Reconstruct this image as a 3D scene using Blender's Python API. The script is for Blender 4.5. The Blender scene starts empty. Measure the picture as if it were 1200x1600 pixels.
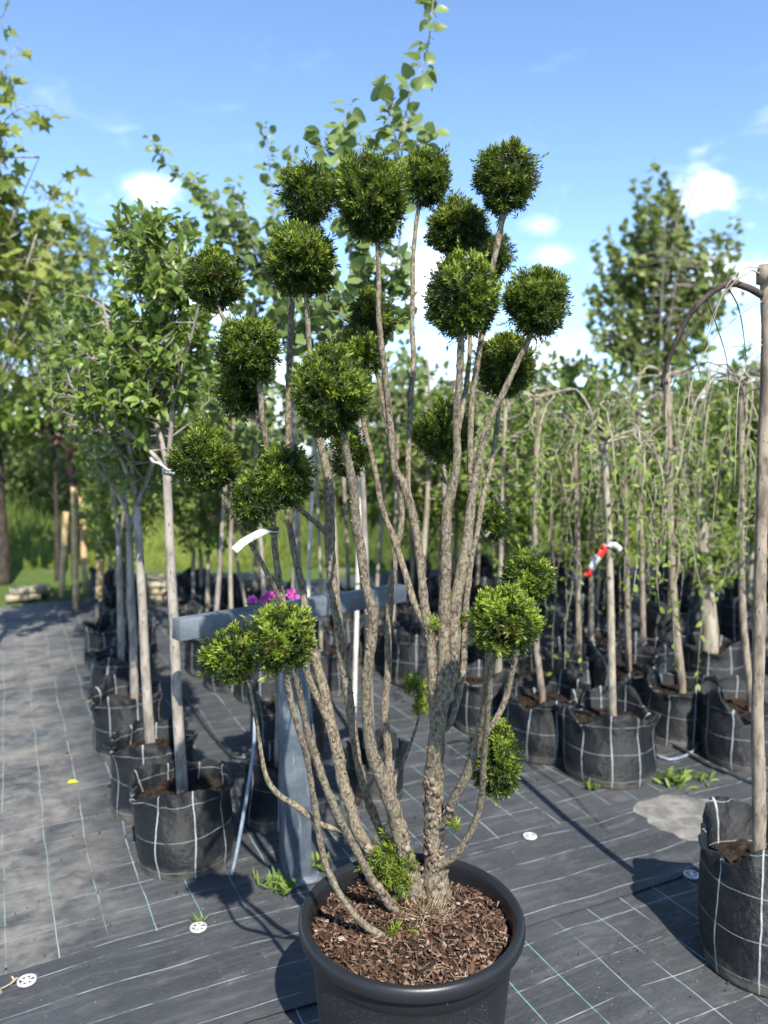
import bpy, math, random
import numpy as np
from mathutils import Vector, Matrix, Euler

sc = bpy.context.scene
# ------------------------------------------------------------------ camera
FPX, PITCH, CAMH = 1209.0, math.radians(5.5), 1.5      # focal length in photo pixels, downward tilt, eye height
cam = bpy.data.cameras.new('camera')
cam_ob = bpy.data.objects.new('camera', cam); sc.collection.objects.link(cam_ob)
cam_ob.location = (0, 0, CAMH); cam_ob.rotation_euler = (math.pi/2 - PITCH, 0, 0)
cam.sensor_fit = 'VERTICAL'; cam.sensor_height = 36.0; cam.lens = 36.0*FPX/1600.0
cam.clip_start = 0.05; cam.clip_end = 2000
cam.dof.use_dof = True; cam.dof.focus_distance = 1.72; cam.dof.aperture_fstop = 2.6
sc.camera = cam_ob
# ------------------------------------------------------------------ world, sun, exposure
SUN_EL, SUN_AZ = math.radians(47), math.atan2(0.295, -0.955)
TOSUN = Vector((math.sin(SUN_AZ)*math.cos(SUN_EL), math.cos(SUN_AZ)*math.cos(SUN_EL), math.sin(SUN_EL)))
world = bpy.data.worlds.new('World'); sc.world = world; world.use_nodes = True
sun = bpy.data.lights.new('sun', 'SUN'); sun.energy = 4.3; sun.angle = math.radians(0.53); sun.color = (1, .95, .87)
sun_ob = bpy.data.objects.new('sun', sun); sc.collection.objects.link(sun_ob)
sun_ob.rotation_euler = TOSUN.to_track_quat('Z', 'Y').to_euler(); sun_ob.location = TOSUN*30
sc.view_settings.view_transform = 'Standard'; sc.view_settings.look = 'None'
sc.view_settings.gamma = 1; sc.view_settings.use_curve_mapping = False
sc.view_settings.exposure = 1.13
sc.cycles.use_denoising = True
sc.cycles.max_bounces = 8; sc.cycles.diffuse_bounces = 3; sc.cycles.transmission_bounces = 4; sc.cycles.glossy_bounces = 2
SKY_STRENGTH = 0.138

def node(nt, typ, **kw):
    n = nt.nodes.new(typ)
    for k, v in kw.items():
        if k.startswith('i_'):
            key = k[2:]
            key = int(key) if key.isdigit() else key.replace('_', ' ')
            s = n.inputs[key]
            if hasattr(v, 'is_output') or isinstance(v, bpy.types.NodeSocket): nt.links.new(v, s)
            else: s.default_value = v
        else: setattr(n, k, v)
    return n
def math_n(nt, op, a, b=None, c=None, clamp=False):
    n = nt.nodes.new('ShaderNodeMath'); n.operation = op; n.use_clamp = clamp
    for i, v in enumerate((a, b, c)):
        if v is None: continue
        if isinstance(v, bpy.types.NodeSocket): nt.links.new(v, n.inputs[i])
        else: n.inputs[i].default_value = v
    return n.outputs[0]
def mix_c(nt, fac, a, b, blend='MIX'):
    n = nt.nodes.new('ShaderNodeMix'); n.data_type = 'RGBA'; n.blend_type = blend
    for s, v in ((n.inputs[0], fac), (n.inputs[6], a), (n.inputs[7], b)):
        if isinstance(v, bpy.types.NodeSocket): nt.links.new(v, s)
        else: s.default_value = v if not isinstance(v, tuple) or len(v) == 4 else (*v, 1)
    return n.outputs[2]
def smooth(nt, v, lo, hi):
    n = node(nt, 'ShaderNodeMapRange', interpolation_type='SMOOTHSTEP')
    nt.links.new(v, n.inputs[0]); n.inputs[1].default_value = lo; n.inputs[2].default_value = hi
    return n.outputs[0]
def noise(nt, vec, scale, detail=4, rough=.55, dist=0.0):
    n = node(nt, 'ShaderNodeTexNoise'); n.inputs['Scale'].default_value = scale
    n.inputs['Detail'].default_value = detail; n.inputs['Roughness'].default_value = rough; n.inputs['Distortion'].default_value = dist
    if vec is not None: nt.links.new(vec, n.inputs['Vector'])
    return n.outputs[0]
def mapping(nt, vec, scale=(1, 1, 1), rot=(0, 0, 0), loc=(0, 0, 0)):
    n = node(nt, 'ShaderNodeMapping'); nt.links.new(vec, n.inputs[0])
    n.inputs['Scale'].default_value = scale; n.inputs['Rotation'].default_value = rot; n.inputs['Location'].default_value = loc
    return n.outputs[0]

def build_world():
    nt = world.node_tree; nt.nodes.clear()
    sky = node(nt, 'ShaderNodeTexSky', sky_type='NISHITA', sun_disc=False, sun_elevation=SUN_EL, sun_rotation=SUN_AZ,
               air_density=0.95, dust_density=0.0, ozone_density=4.0, altitude=900)
    tc = node(nt, 'ShaderNodeTexCoord'); d = tc.outputs['Generated']
    sep = node(nt, 'ShaderNodeSeparateXYZ'); nt.links.new(d, sep.inputs[0])
    z = sep.outputs[2]
    # scattered fair-weather cumulus low over the horizon, all the way round
    band = math_n(nt, 'MULTIPLY', smooth(nt, z, -0.02, 0.05), smooth(nt, z, 0.42, 0.10))
    v1 = mapping(nt, d, (1, 1, 1.9), loc=(0.31, 0.12, 0.05))
    c1 = noise(nt, v1, 5.2, 7, .56, .25)
    cl = math_n(nt, 'MULTIPLY', smooth(nt, c1, 0.58, 0.70), band)
    wisp = math_n(nt, 'MULTIPLY', smooth(nt, noise(nt, mapping(nt, d, (2.2, 1, 5), rot=(0, .5, 0)), 6, 6, .6, .5), .56, .85), smooth(nt, z, .5, .2))
    cl = math_n(nt, 'ADD', cl, math_n(nt, 'MULTIPLY', wisp, .25), clamp=True)
    # the single puffs that hang in this part of the sky
    edge = noise(nt, mapping(nt, d, (1, 1, 1.5)), 14, 7, .62, .3)
    for az, el, aw, ah, op in ((-16.0, 16.6, 2.0, 1.3, .9), (2.6, 11.6, 4.0, 3.4, 1), (12.3, 12.4, 1.9, .8, .3), (11.0, 14.6, 1.7, .7, .3), (12.0, 5.4, 3.6, 2.2, 1), (23.0, 10.6, 4.5, 2.0, .9),
                             (-8.0, 4.6, 4.2, 3.0, 1), (-13, 9.5, 3, 1.8, .9), (29, 7.5, 4.2, 2.2, .9), (-27, 8, 4, 2.2, .9), (6.5, 3.2, 5.5, 2.0, .9), (17.5, 6.8, 3.5, 2.0, .9)):
        az, el, aw, ah = map(math.radians, (az, el, aw, ah))
        cx, cy, cz = math.sin(az)*math.cos(el), math.cos(az)*math.cos(el), math.sin(el)
        vs = node(nt, 'ShaderNodeVectorMath', operation='SUBTRACT'); nt.links.new(d, vs.inputs[0]); vs.inputs[1].default_value = (cx, cy, cz)
        vm = node(nt, 'ShaderNodeVectorMath', operation='MULTIPLY'); nt.links.new(vs.outputs[0], vm.inputs[0]); vm.inputs[1].default_value = (1/aw, 2.0, 1/ah)
        vl = node(nt, 'ShaderNodeVectorMath', operation='LENGTH'); nt.links.new(vm.outputs[0], vl.inputs[0])
        k = math_n(nt, 'ADD', vl.outputs['Value'], math_n(nt, 'MULTIPLY', math_n(nt, 'SUBTRACT', edge, .5), -2.6))
        cl = math_n(nt, 'MAXIMUM', cl, math_n(nt, 'MULTIPLY', smooth(nt, k, 1.15, .0), op*.85))
    shade = noise(nt, mapping(nt, d, (1, 1, 2.4), loc=(0, 0, .06)), 9, 5, .6)
    ccol = mix_c(nt, smooth(nt, shade, .35, .7), (7.2, 7.8, 8.8), (10.5, 10.7, 11.0))
    col = mix_c(nt, cl, sky.outputs[0], ccol)
    bg = node(nt, 'ShaderNodeBackground'); nt.links.new(col, bg.inputs[0]); bg.inputs[1].default_value = SKY_STRENGTH
    out = node(nt, 'ShaderNodeOutputWorld'); nt.links.new(bg.outputs[0], out.inputs[0])
build_world()

# ------------------------------------------------------------------ projection of estimates taken from the photo into metres
def ray(px, py):
    u = (px-600)/FPX; v = -(py-800)/FPX
    return np.array([u, math.cos(PITCH)+v*math.sin(PITCH), -math.sin(PITCH)+v*math.cos(PITCH)])
CAM = np.array([0, 0, CAMH])
def W(px, py, Y):
    r = ray(px, py); return CAM + r*(Y/r[1])
def G(px, py, z=0.0):
    r = ray(px, py); return CAM + r*((z-CAMH)/r[2])
def mpp(p):                                             # metres for one photo pixel at point p
    return (p[1]*math.cos(PITCH) - (p[2]-CAMH)*math.sin(PITCH))/FPX

# ------------------------------------------------------------------ mesh helpers
COL = sc.collection
ORI = {}
class Geo:
    def __init__(s): s.v = []; s.f = []; s.t = []; s.c = []; s.n = 0
    def add(s, v, f, tint=0.5, coord=None):
        v = np.asarray(v, float).reshape(-1, 3)
        s.v.append(v)
        if isinstance(f, np.ndarray): s.f.append((f + s.n).astype(np.int32))
        else:
            for q in f: s.f.append(np.asarray([q], dtype=np.int32)+s.n)
        s.t.append(np.broadcast_to(np.asarray(tint, float), (len(v),)))
        s.c.append(np.zeros((len(v), 3)) if coord is None else np.asarray(coord, float))
        s.n += len(v); return s
    def mesh(s, name, org=(0, 0, 0), smooth=True):
        me = bpy.data.meshes.new(name)
        v = np.concatenate(s.v) - np.asarray(org)
        me.vertices.add(len(v)); me.vertices.foreach_set('co', v.ravel())
        loops = np.concatenate([a.ravel() for a in s.f]); tot = np.concatenate([np.full(len(a), a.shape[1], np.int32) for a in s.f])
        start = np.concatenate([[0], np.cumsum(tot)[:-1]]).astype(np.int32)
        me.loops.add(len(loops)); me.loops.foreach_set('vertex_index', loops)
        me.polygons.add(len(tot)); me.polygons.foreach_set('loop_start', start)
        try: me.polygons.foreach_set('loop_total', tot)
        except Exception: pass
        if smooth: me.polygons.foreach_set('use_smooth', np.ones(len(tot), bool))
        a = me.attributes.new('tint', 'FLOAT', 'POINT'); a.data.foreach_set('value', np.concatenate(s.t).astype(np.float32))
        b = me.attributes.new('coord', 'FLOAT_VECTOR', 'POINT'); b.data.foreach_set('vector', np.concatenate(s.c).astype(np.float32).ravel())
        me.update(calc_edges=True); me.validate()
        return me
def tag(o, label=None, cat=None, group=None, kind=None):
    for k, v in (('label', label), ('category', cat), ('group', group), ('kind', kind)):
        if v: o[k] = v
    return o
def thing(name, loc, label, cat, group=None):
    o = bpy.data.objects.new(name, None); COL.objects.link(o)
    o.location = tuple(loc); o.empty_display_size = .1; ORI[o.name] = np.array(loc, float)
    return tag(o, label, cat, group)
def part(name, geo, mat, parent=None, smooth=True, kind=None, label=None):
    org = ORI[parent.name] if parent else np.zeros(3)
    me = geo.mesh(name, org, smooth); me.materials.append(mat)
    o = bpy.data.objects.new(name, me); COL.objects.link(o)
    if parent: o.parent = parent
    ORI[o.name] = org
    return tag(o, label, None, None, kind)
def solo(name, geo, mat, label, cat, group=None, org=None, kind=None, smooth=True):
    v = np.concatenate(geo.v); org = np.array([v[:, 0].mean(), v[:, 1].mean(), v[:, 2].min()]) if org is None else np.asarray(org, float)
    me = geo.mesh(name, org, smooth); me.materials.append(mat)
    o = bpy.data.objects.new(name, me); COL.objects.link(o); o.location = tuple(org); ORI[o.name] = org
    return tag(o, label, cat, group, kind)
def struct(name, geo, mat, smooth=True):
    o = part(name, geo, mat, None, smooth); o['kind'] = 'structure'; return o
def copy_thing(src, loc, rz=0.0, s=1.0, label=None, group=None):
    c = src.copy(); COL.objects.link(c); c.location = tuple(loc); c.rotation_euler = (0, 0, rz); c.scale = (s, s, s)
    if label: c['label'] = label
    if group: c['group'] = group
    ORI[c.name] = np.array(loc, float)
    for ch in list(src.children):
        k = ch.copy(); COL.objects.link(k); k.parent = c
        for g in list(ch.children):
            h = g.copy(); COL.objects.link(h); h.parent = k
    return c

def catmull(P, step):
    P = np.asarray(P, float)
    if len(P) < 2: return P
    Q = np.vstack([2*P[0]-P[1], P, 2*P[-1]-P[-2]])
    out = []
    for i in range(1, len(Q)-2):
        a, b, c, d = Q[i-1:i+3]
        n = max(1, int(np.linalg.norm((c-b)[:3])/step))
        for k in range(n):
            t = k/n
            out.append(.5*((2*b)+(c-a)*t+(2*a-5*b+4*c-d)*t*t+(3*b-a-3*c+d)*t**3))
    out.append(P[-1]); return np.array(out)
def frames(P):
    T = np.gradient(P, axis=0); T /= np.linalg.norm(T, axis=1)[:, None]+1e-12
    ref = np.array([1., 0, 0]) if abs(T[0][0]) < .9 else np.array([0, 1., 0])
    U = np.zeros_like(P); u = ref - T[0]*(ref@T[0])
    for i in range(len(P)):
        u = u - T[i]*(u@T[i]); u /= np.linalg.norm(u)+1e-12; U[i] = u
    return T, U, np.cross(T, U)
def tube(geo, P, R, sides=8, seed=0, rough=0.0, tint=.5, cap=True):
    P = np.asarray(P, float); n = len(P); R = np.broadcast_to(np.asarray(R, float), (n,))
    T, U, V = frames(P); rg = np.random.default_rng(seed)
    a = np.arange(sides)*2*np.pi/sides
    rr = R[:, None]*np.ones((n, sides))
    if rough:
        nz = rg.normal(0, 1, (n, sides)); nz = (nz + np.roll(nz, 1, 1) + np.roll(nz, 1, 0))/1.7
        rr = rr*(1+rough*nz)
    v = P[:, None] + rr[..., None]*(np.cos(a)[None, :, None]*U[:, None]+np.sin(a)[None, :, None]*V[:, None])
    v = v.reshape(-1, 3)
    i, j = np.meshgrid(np.arange(n-1), np.arange(sides), indexing='ij'); j2 = (j+1) % sides
    f = np.stack([i*sides+j, i*sides+j2, (i+1)*sides+j2, (i+1)*sides+j], -1).reshape(-1, 4)
    L = np.concatenate([[0], np.cumsum(np.linalg.norm(np.diff(P, axis=0), axis=1))])
    co = np.stack([np.tile(a, n)*np.repeat(R, sides), np.repeat(L, sides), np.zeros(n*sides)], -1)
    b = geo.n; geo.add(v, f, tint, co)
    if cap:
        for k, e in ((0, 0), (n-1, (n-1)*sides)):
            c = geo.n; geo.add(P[k:k+1], np.zeros((0, 3), np.int32), tint, co[e:e+1])
            tri = np.array([[b+e+q, b+e+(q+1) % sides, c] if k else [b+e+(q+1) % sides, b+e+q, c] for q in range(sides)])
            geo.f.append(tri.astype(np.int32))
    return v
# leaf outlines: (along, across, up)
NEEDLE = (np.array([[0, 0, 0], [.45, .5, .05], [1, 0, -.05], [.45, -.5, .05]]), np.array([[0, 1, 2], [0, 2, 3]]))
LEAF = (np.array([[0, 0, 0], [1, 0, -.14], [.5, 0, 0], [.25, .36, .09], [.65, .36, .04], [.25, -.36, .09], [.65, -.36, .04]]),
        np.array([[0, 2, 3], [2, 4, 3], [2, 1, 4], [0, 5, 2], [2, 5, 6], [2, 6, 1]]))
ROUND = (np.array([[0, 0, 0], [1, 0, -.12], [.5, 0, 0], [.08, .42, .12], [.62, .46, .05], [.08, -.42, .12], [.62, -.46, .05]]), LEAF[1])
BLADE = (np.array([[0, .5, 0], [0, -.5, 0], [.55, .4, .0], [.55, -.4, 0], [1, 0, -.12]]), np.array([[0, 1, 3], [0, 3, 2], [2, 3, 4]]))
def unit(a): return a/(np.linalg.norm(a, axis=-1, keepdims=True)+1e-12)
def scatter(geo, P, D, Nn, L, Wd, tint, tpl):
    tv, tf = tpl; n = len(P)
    D = unit(D); S = unit(np.cross(Nn, D)); Nn = np.cross(D, S)
    L = np.broadcast_to(L, (n,)); Wd = np.broadcast_to(Wd, (n,)); tint = np.broadcast_to(tint, (n,))
    v = P[:, None] + L[:, None, None]*(tv[None, :, 0, None]*D[:, None] + tv[None, :, 2, None]*Nn[:, None]) + Wd[:, None, None]*tv[None, :, 1, None]*S[:, None]
    f = (np.arange(n)[:, None, None]*len(tv) + tf[None]).reshape(-1, 3)
    geo.add(v.reshape(-1, 3), f, np.repeat(tint, len(tv)))
def box(geo, c, h, R=None, tint=.5):
    s = np.array([[-1, -1, -1], [1, -1, -1], [1, 1, -1], [-1, 1, -1], [-1, -1, 1], [1, -1, 1], [1, 1, 1], [-1, 1, 1]])*np.asarray(h)
    if R is not None: s = s@np.asarray(R).T
    geo.add(s+np.asarray(c), np.array([[3, 2, 1, 0], [4, 5, 6, 7], [0, 1, 5, 4], [1, 2, 6, 5], [2, 3, 7, 6], [3, 0, 4, 7]]), tint)

# ------------------------------------------------------------------ materials
def new_mat(name):
    m = bpy.data.materials.new(name); m.use_nodes = True; nt = m.node_tree; nt.nodes.clear()
    out = node(nt, 'ShaderNodeOutputMaterial'); return m, nt, out
def principled(nt, out, col, rough=.6, spec=.4, bump=None, bstr=.3, bdist=.01, metal=0.0):
    b = node(nt, 'ShaderNodeBsdfPrincipled')
    for s, v in ((b.inputs['Base Color'], col), (b.inputs['Roughness'], rough)):
        if isinstance(v, bpy.types.NodeSocket): nt.links.new(v, s)
        else: s.default_value = (*v, 1) if isinstance(v, tuple) and len(v) == 3 else v
    b.inputs['Specular IOR Level'].default_value = spec; b.inputs['Metallic'].default_value = metal
    if bump is not None:
        bn = node(nt, 'ShaderNodeBump'); bn.inputs['Strength'].default_value = bstr; bn.inputs['Distance'].default_value = bdist
        nt.links.new(bump, bn.inputs['Height']); nt.links.new(bn.outputs[0], b.inputs['Normal'])
    nt.links.new(b.outputs[0], out.inputs[0]); return b
def mat_leaf(name, dark, light, rough=.45, trans=.3, spec=.4):
    m, nt, out = new_mat(name)
    at = node(nt, 'ShaderNodeAttribute', attribute_name='tint')
    tc = node(nt, 'ShaderNodeTexCoord')
    nz = noise(nt, tc.outputs['Object'], 60, 2)
    fac = math_n(nt, 'ADD', at.outputs['Fac'], math_n(nt, 'MULTIPLY', math_n(nt, 'SUBTRACT', nz, .5), .3), clamp=True)
    col = mix_c(nt, fac, dark, light)
    b = principled(nt, out, col, rough, spec)
    tr = node(nt, 'ShaderNodeBsdfTranslucent'); nt.links.new(mix_c(nt, .5, col, tuple(min(1, c*1.5) for c in light)), tr.inputs[0])
    mx = node(nt, 'ShaderNodeMixShader'); mx.inputs[0].default_value = trans
    nt.links.new(b.outputs[0], mx.inputs[1]); nt.links.new(tr.outputs[0], mx.inputs[2]); nt.links.new(mx.outputs[0], out.inputs[0])
    return m
def mat_bark(name, c1, c2, c3, scale=30, bump=.6, stretch=.35, bdist=.004):
    m, nt, out = new_mat(name)
    tc = node(nt, 'ShaderNodeTexCoord'); v = mapping(nt, tc.outputs['Object'], (1, 1, stretch))
    n1 = noise(nt, v, scale, 6, .65, .4); n2 = noise(nt, tc.outputs['Object'], scale*.22, 3); n3 = noise(nt, v, scale*3.2, 3, .6)
    col = mix_c(nt, smooth(nt, n1, .36, .64), c1, c2)
    col = mix_c(nt, math_n(nt, 'MULTIPLY', math_n(nt, 'MULTIPLY', smooth(nt, n2, .48, .72), smooth(nt, n3, .35, .6)), .6), col, c3)
    vo = node(nt, 'ShaderNodeTexVoronoi'); vo.inputs['Scale'].default_value = scale*2.6; nt.links.new(v, vo.inputs['Vector'])
    col = mix_c(nt, smooth(nt, vo.outputs['Distance'], .22, .05), col, tuple(c*.35 for c in c1))
    h = math_n(nt, 'ADD', n1, math_n(nt, 'MULTIPLY', n3, .5))
    principled(nt, out, col, .85, .2, h, bump, bdist)
    return m
def mat_plain(name, c1, c2, scale=20, rough=.6, spec=.4, bump=.2, bdist=.003, metal=0.0, lo=.35, hi=.7):
    m, nt, out = new_mat(name); tc = node(nt, 'ShaderNodeTexCoord')
    n1 = noise(nt, tc.outputs['Object'], scale, 5, .6)
    principled(nt, out, mix_c(nt, smooth(nt, n1, lo, hi), c1, c2), rough, spec, n1, bump, bdist, metal); return m

MAT_ANG = math.radians(26)
def mat_weedmat(name, cross, along_sp=.14, dirt_left=False):
    m, nt, out = new_mat(name); tc = node(nt, 'ShaderNodeTexCoord')
    v = mapping(nt, tc.outputs['Object'], rot=(0, 0, -MAT_ANG))
    sep = node(nt, 'ShaderNodeSeparateXYZ'); nt.links.new(v, sep.inputs[0]); s, t = sep.outputs[0], sep.outputs[1]
    wob = node(nt, 'ShaderNodeTexNoise'); wob.inputs['Scale'].default_value = 1.7; wob.inputs['Detail'].default_value = 3; nt.links.new(v, wob.inputs['Vector'])
    ws = node(nt, 'ShaderNodeSeparateColor'); nt.links.new(wob.outputs['Color'], ws.inputs[0])
    t2 = math_n(nt, 'ADD', t, math_n(nt, 'MULTIPLY', math_n(nt, 'SUBTRACT', ws.outputs[0], .5), .05))
    s2 = math_n(nt, 'ADD', s, math_n(nt, 'MULTIPLY', math_n(nt, 'SUBTRACT', ws.outputs[1], .5), .05))
    def lines(x, sp, w):
        d = math_n(nt, 'ABSOLUTE', math_n(nt, 'SUBTRACT', math_n(nt, 'FRACT', math_n(nt, 'DIVIDE', x, sp)), .5))
        return smooth(nt, d, w/sp, w/sp*.45)
    # broken thread: the yarn dips under the weave
    br = noise(nt, v, 9, 3, .6); fade = smooth(nt, br, .36, .60)
    fine = noise(nt, mapping(nt, v, (40, 700, 1)), 1, 2)
    rib = node(nt, 'ShaderNodeTexWave', wave_type='BANDS', bands_direction='Y'); rib.inputs['Scale'].default_value = 95; rib.inputs['Distortion'].default_value = .6; nt.links.new(v, rib.inputs['Vector'])
    blot = noise(nt, v, 2.3, 6, .62); fleck = noise(nt, v, 160, 2, .5)
    base = mix_c(nt, smooth(nt, blot, .3, .75), (.026, .029, .032), (.056, .060, .063))
    base = mix_c(nt, math_n(nt, 'MULTIPLY', smooth(nt, fine, .4, .75), .55), base, (.095, .098, .10))
    base = mix_c(nt, math_n(nt, 'MULTIPLY', smooth(nt, noise(nt, mapping(nt, v, (1.2, 34, 1)), 1.5, 5, .65), .5, .72), .5), base, (.105, .107, .108))
    dust = noise(nt, mapping(nt, v, (1, 3.2, 1)), 5, 7, .7, .4)
    base = mix_c(nt, math_n(nt, 'MULTIPLY', smooth(nt, dust, .48, .75), .5), base, (.15, .147, .14))
    l1 = math_n(nt, 'MULTIPLY', lines(t2, along_sp, .0019), fade)
    col = mix_c(nt, math_n(nt, 'MULTIPLY', l1, .75), base, (.40, .43, .42))
    if cross:
        l2 = math_n(nt, 'MULTIPLY', lines(s2, .14, .0018), smooth(nt, noise(nt, v, 6, 3, .6), .34, .58))
        col = mix_c(nt, math_n(nt, 'MULTIPLY', l2, .75), col, mix_c(nt, smooth(nt, noise(nt, v, 2.0, 1), .42, .56), (.22, .46, .40), (.46, .52, .50)))
    col = mix_c(nt, smooth(nt, fleck, .735, .76), col, (.45, .45, .42))
    if dirt_left:
        so = node(nt, 'ShaderNodeSeparateXYZ'); nt.links.new(tc.outputs['Object'], so.inputs[0])
        path = math_n(nt, 'ADD', so.outputs[0], math_n(nt, 'MULTIPLY', so.outputs[1], .44))       # trodden walkway along the row of bags
        pn = math_n(nt, 'ADD', path, math_n(nt, 'MULTIPLY', math_n(nt, 'SUBTRACT', noise(nt, v, 1.6, 5, .65), .5), 1.3))
        mask = math_n(nt, 'MULTIPLY', smooth(nt, pn, .30, -.10), smooth(nt, so.outputs[0], -.35, -.75))
        dn = math_n(nt, 'ADD', math_n(nt, 'MULTIPLY', noise(nt, mapping(nt, v, (1, 1.5, 1)), 2.6, 8, .7, .9), .65), math_n(nt, 'MULTIPLY', noise(nt, mapping(nt, v, (1, 1.3, 1)), 13, 6, .7, .3), .35))
        mask = math_n(nt, 'MULTIPLY', mask, smooth(nt, dn, .38, .62))
        sand = mix_c(nt, noise(nt, v, 14, 6, .7), (.09, .085, .075), (.36, .335, .285))
        col = mix_c(nt, math_n(nt, 'MULTIPLY', mask, .78), col, sand)
    h = math_n(nt, 'ADD', math_n(nt, 'MULTIPLY', rib.outputs[1], .25), math_n(nt, 'MULTIPLY', blot, 2.0))
    h = math_n(nt, 'ADD', h, math_n(nt, 'MULTIPLY', noise(nt, mapping(nt, v, (1, 5, 1)), 8, 4), 1.2))
    principled(nt, out, col, .62, .35, h, .55, .004); return m
def mat_bag(name):
    m, nt, out = new_mat(name); at = node(nt, 'ShaderNodeAttribute', attribute_name='coord')
    tc = node(nt, 'ShaderNodeTexCoord'); v = at.outputs['Vector']
    sep = node(nt, 'ShaderNodeSeparateXYZ'); nt.links.new(v, sep.inputs[0])
    wob = node(nt, 'ShaderNodeTexNoise'); wob.inputs['Scale'].default_value = 6; nt.links.new(v, wob.inputs['Vector'])
    ws = node(nt, 'ShaderNodeSeparateColor'); nt.links.new(wob.outputs['Color'], ws.inputs[0])
    def lines(x, sp, w, off):
        x = math_n(nt, 'ADD', x, off)
        d = math_n(nt, 'ABSOLUTE', math_n(nt, 'SUBTRACT', math_n(nt, 'FRACT', math_n(nt, 'DIVIDE', x, sp)), .5))
        return smooth(nt, d, w/sp, w/sp*.5)
    u2 = math_n(nt, 'ADD', sep.outputs[0], math_n(nt, 'MULTIPLY', math_n(nt, 'SUBTRACT', ws.outputs[0], .5), .02))
    w2 = math_n(nt, 'ADD', sep.outputs[1], math_n(nt, 'MULTIPLY', math_n(nt, 'SUBTRACT', ws.outputs[1], .5), .02))
    br = smooth(nt, noise(nt, v, 22, 3, .6), .3, .52)
    lv = math_n(nt, 'MULTIPLY', lines(u2, .125, .0029, .03), math_n(nt, 'ADD', .45, math_n(nt, 'MULTIPLY', br, .5)))
    lh = math_n(nt, 'MULTIPLY', lines(w2, .118, .0018, .02), br)
    blot = noise(nt, tc.outputs['Object'], 9, 5, .6)
    base = mix_c(nt, smooth(nt, blot, .35, .75), (.005, .006, .007), (.016, .0175, .018))
    dustm = math_n(nt, 'MULTIPLY', smooth(nt, math_n(nt, 'ADD', sep.outputs[1], math_n(nt, 'MULTIPLY', math_n(nt, 'SUBTRACT', noise(nt, tc.outputs['Object'], 14, 5, .7), .5), .16)), .075, -.01), .7)
    base = mix_c(nt, dustm, base, (.19, .17, .14))
    base = mix_c(nt, math_n(nt, 'MULTIPLY', smooth(nt, noise(nt, tc.outputs['Object'], 5, 6, .68, .5), .55, .75), .25), base, (.08, .078, .074))
    base = mix_c(nt, math_n(nt, 'MULTIPLY', smooth(nt, noise(nt, mapping(nt, v, (60, 400, 1)), 1, 2), .5, .8), .25), base, (.12, .12, .12))
    col = mix_c(nt, lv, base, (.42, .45, .45)); col = mix_c(nt, math_n(nt, 'MULTIPLY', lh, .7), col, (.28, .31, .31))
    rib = node(nt, 'ShaderNodeTexWave', wave_type='BANDS', bands_direction='Y'); rib.inputs['Scale'].default_value = 120; nt.links.new(v, rib.inputs['Vector'])
    h = math_n(nt, 'ADD', math_n(nt, 'MULTIPLY', noise(nt, tc.outputs['Object'], 26, 4, .6), 1.5), math_n(nt, 'MULTIPLY', rib.outputs[1], .12))
    principled(nt, out, col, .45, .38, h, .8, .008); return m
def mat_ground():
    m, nt, out = new_mat('field_soil_and_turf'); tc = node(nt, 'ShaderNodeTexCoord'); v = tc.outputs['Object']
    n1 = noise(nt, v, .6, 8, .6); n2 = noise(nt, v, 9, 5, .65)
    g = mix_c(nt, n2, (.045, .075, .016), (.12, .17, .04)); s = mix_c(nt, n2, (.10, .085, .06), (.24, .21, .16))
    principled(nt, out, mix_c(nt, smooth(nt, n1, .36, .44), s, g), .95, .1, n2, .6, .05); return m

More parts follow.
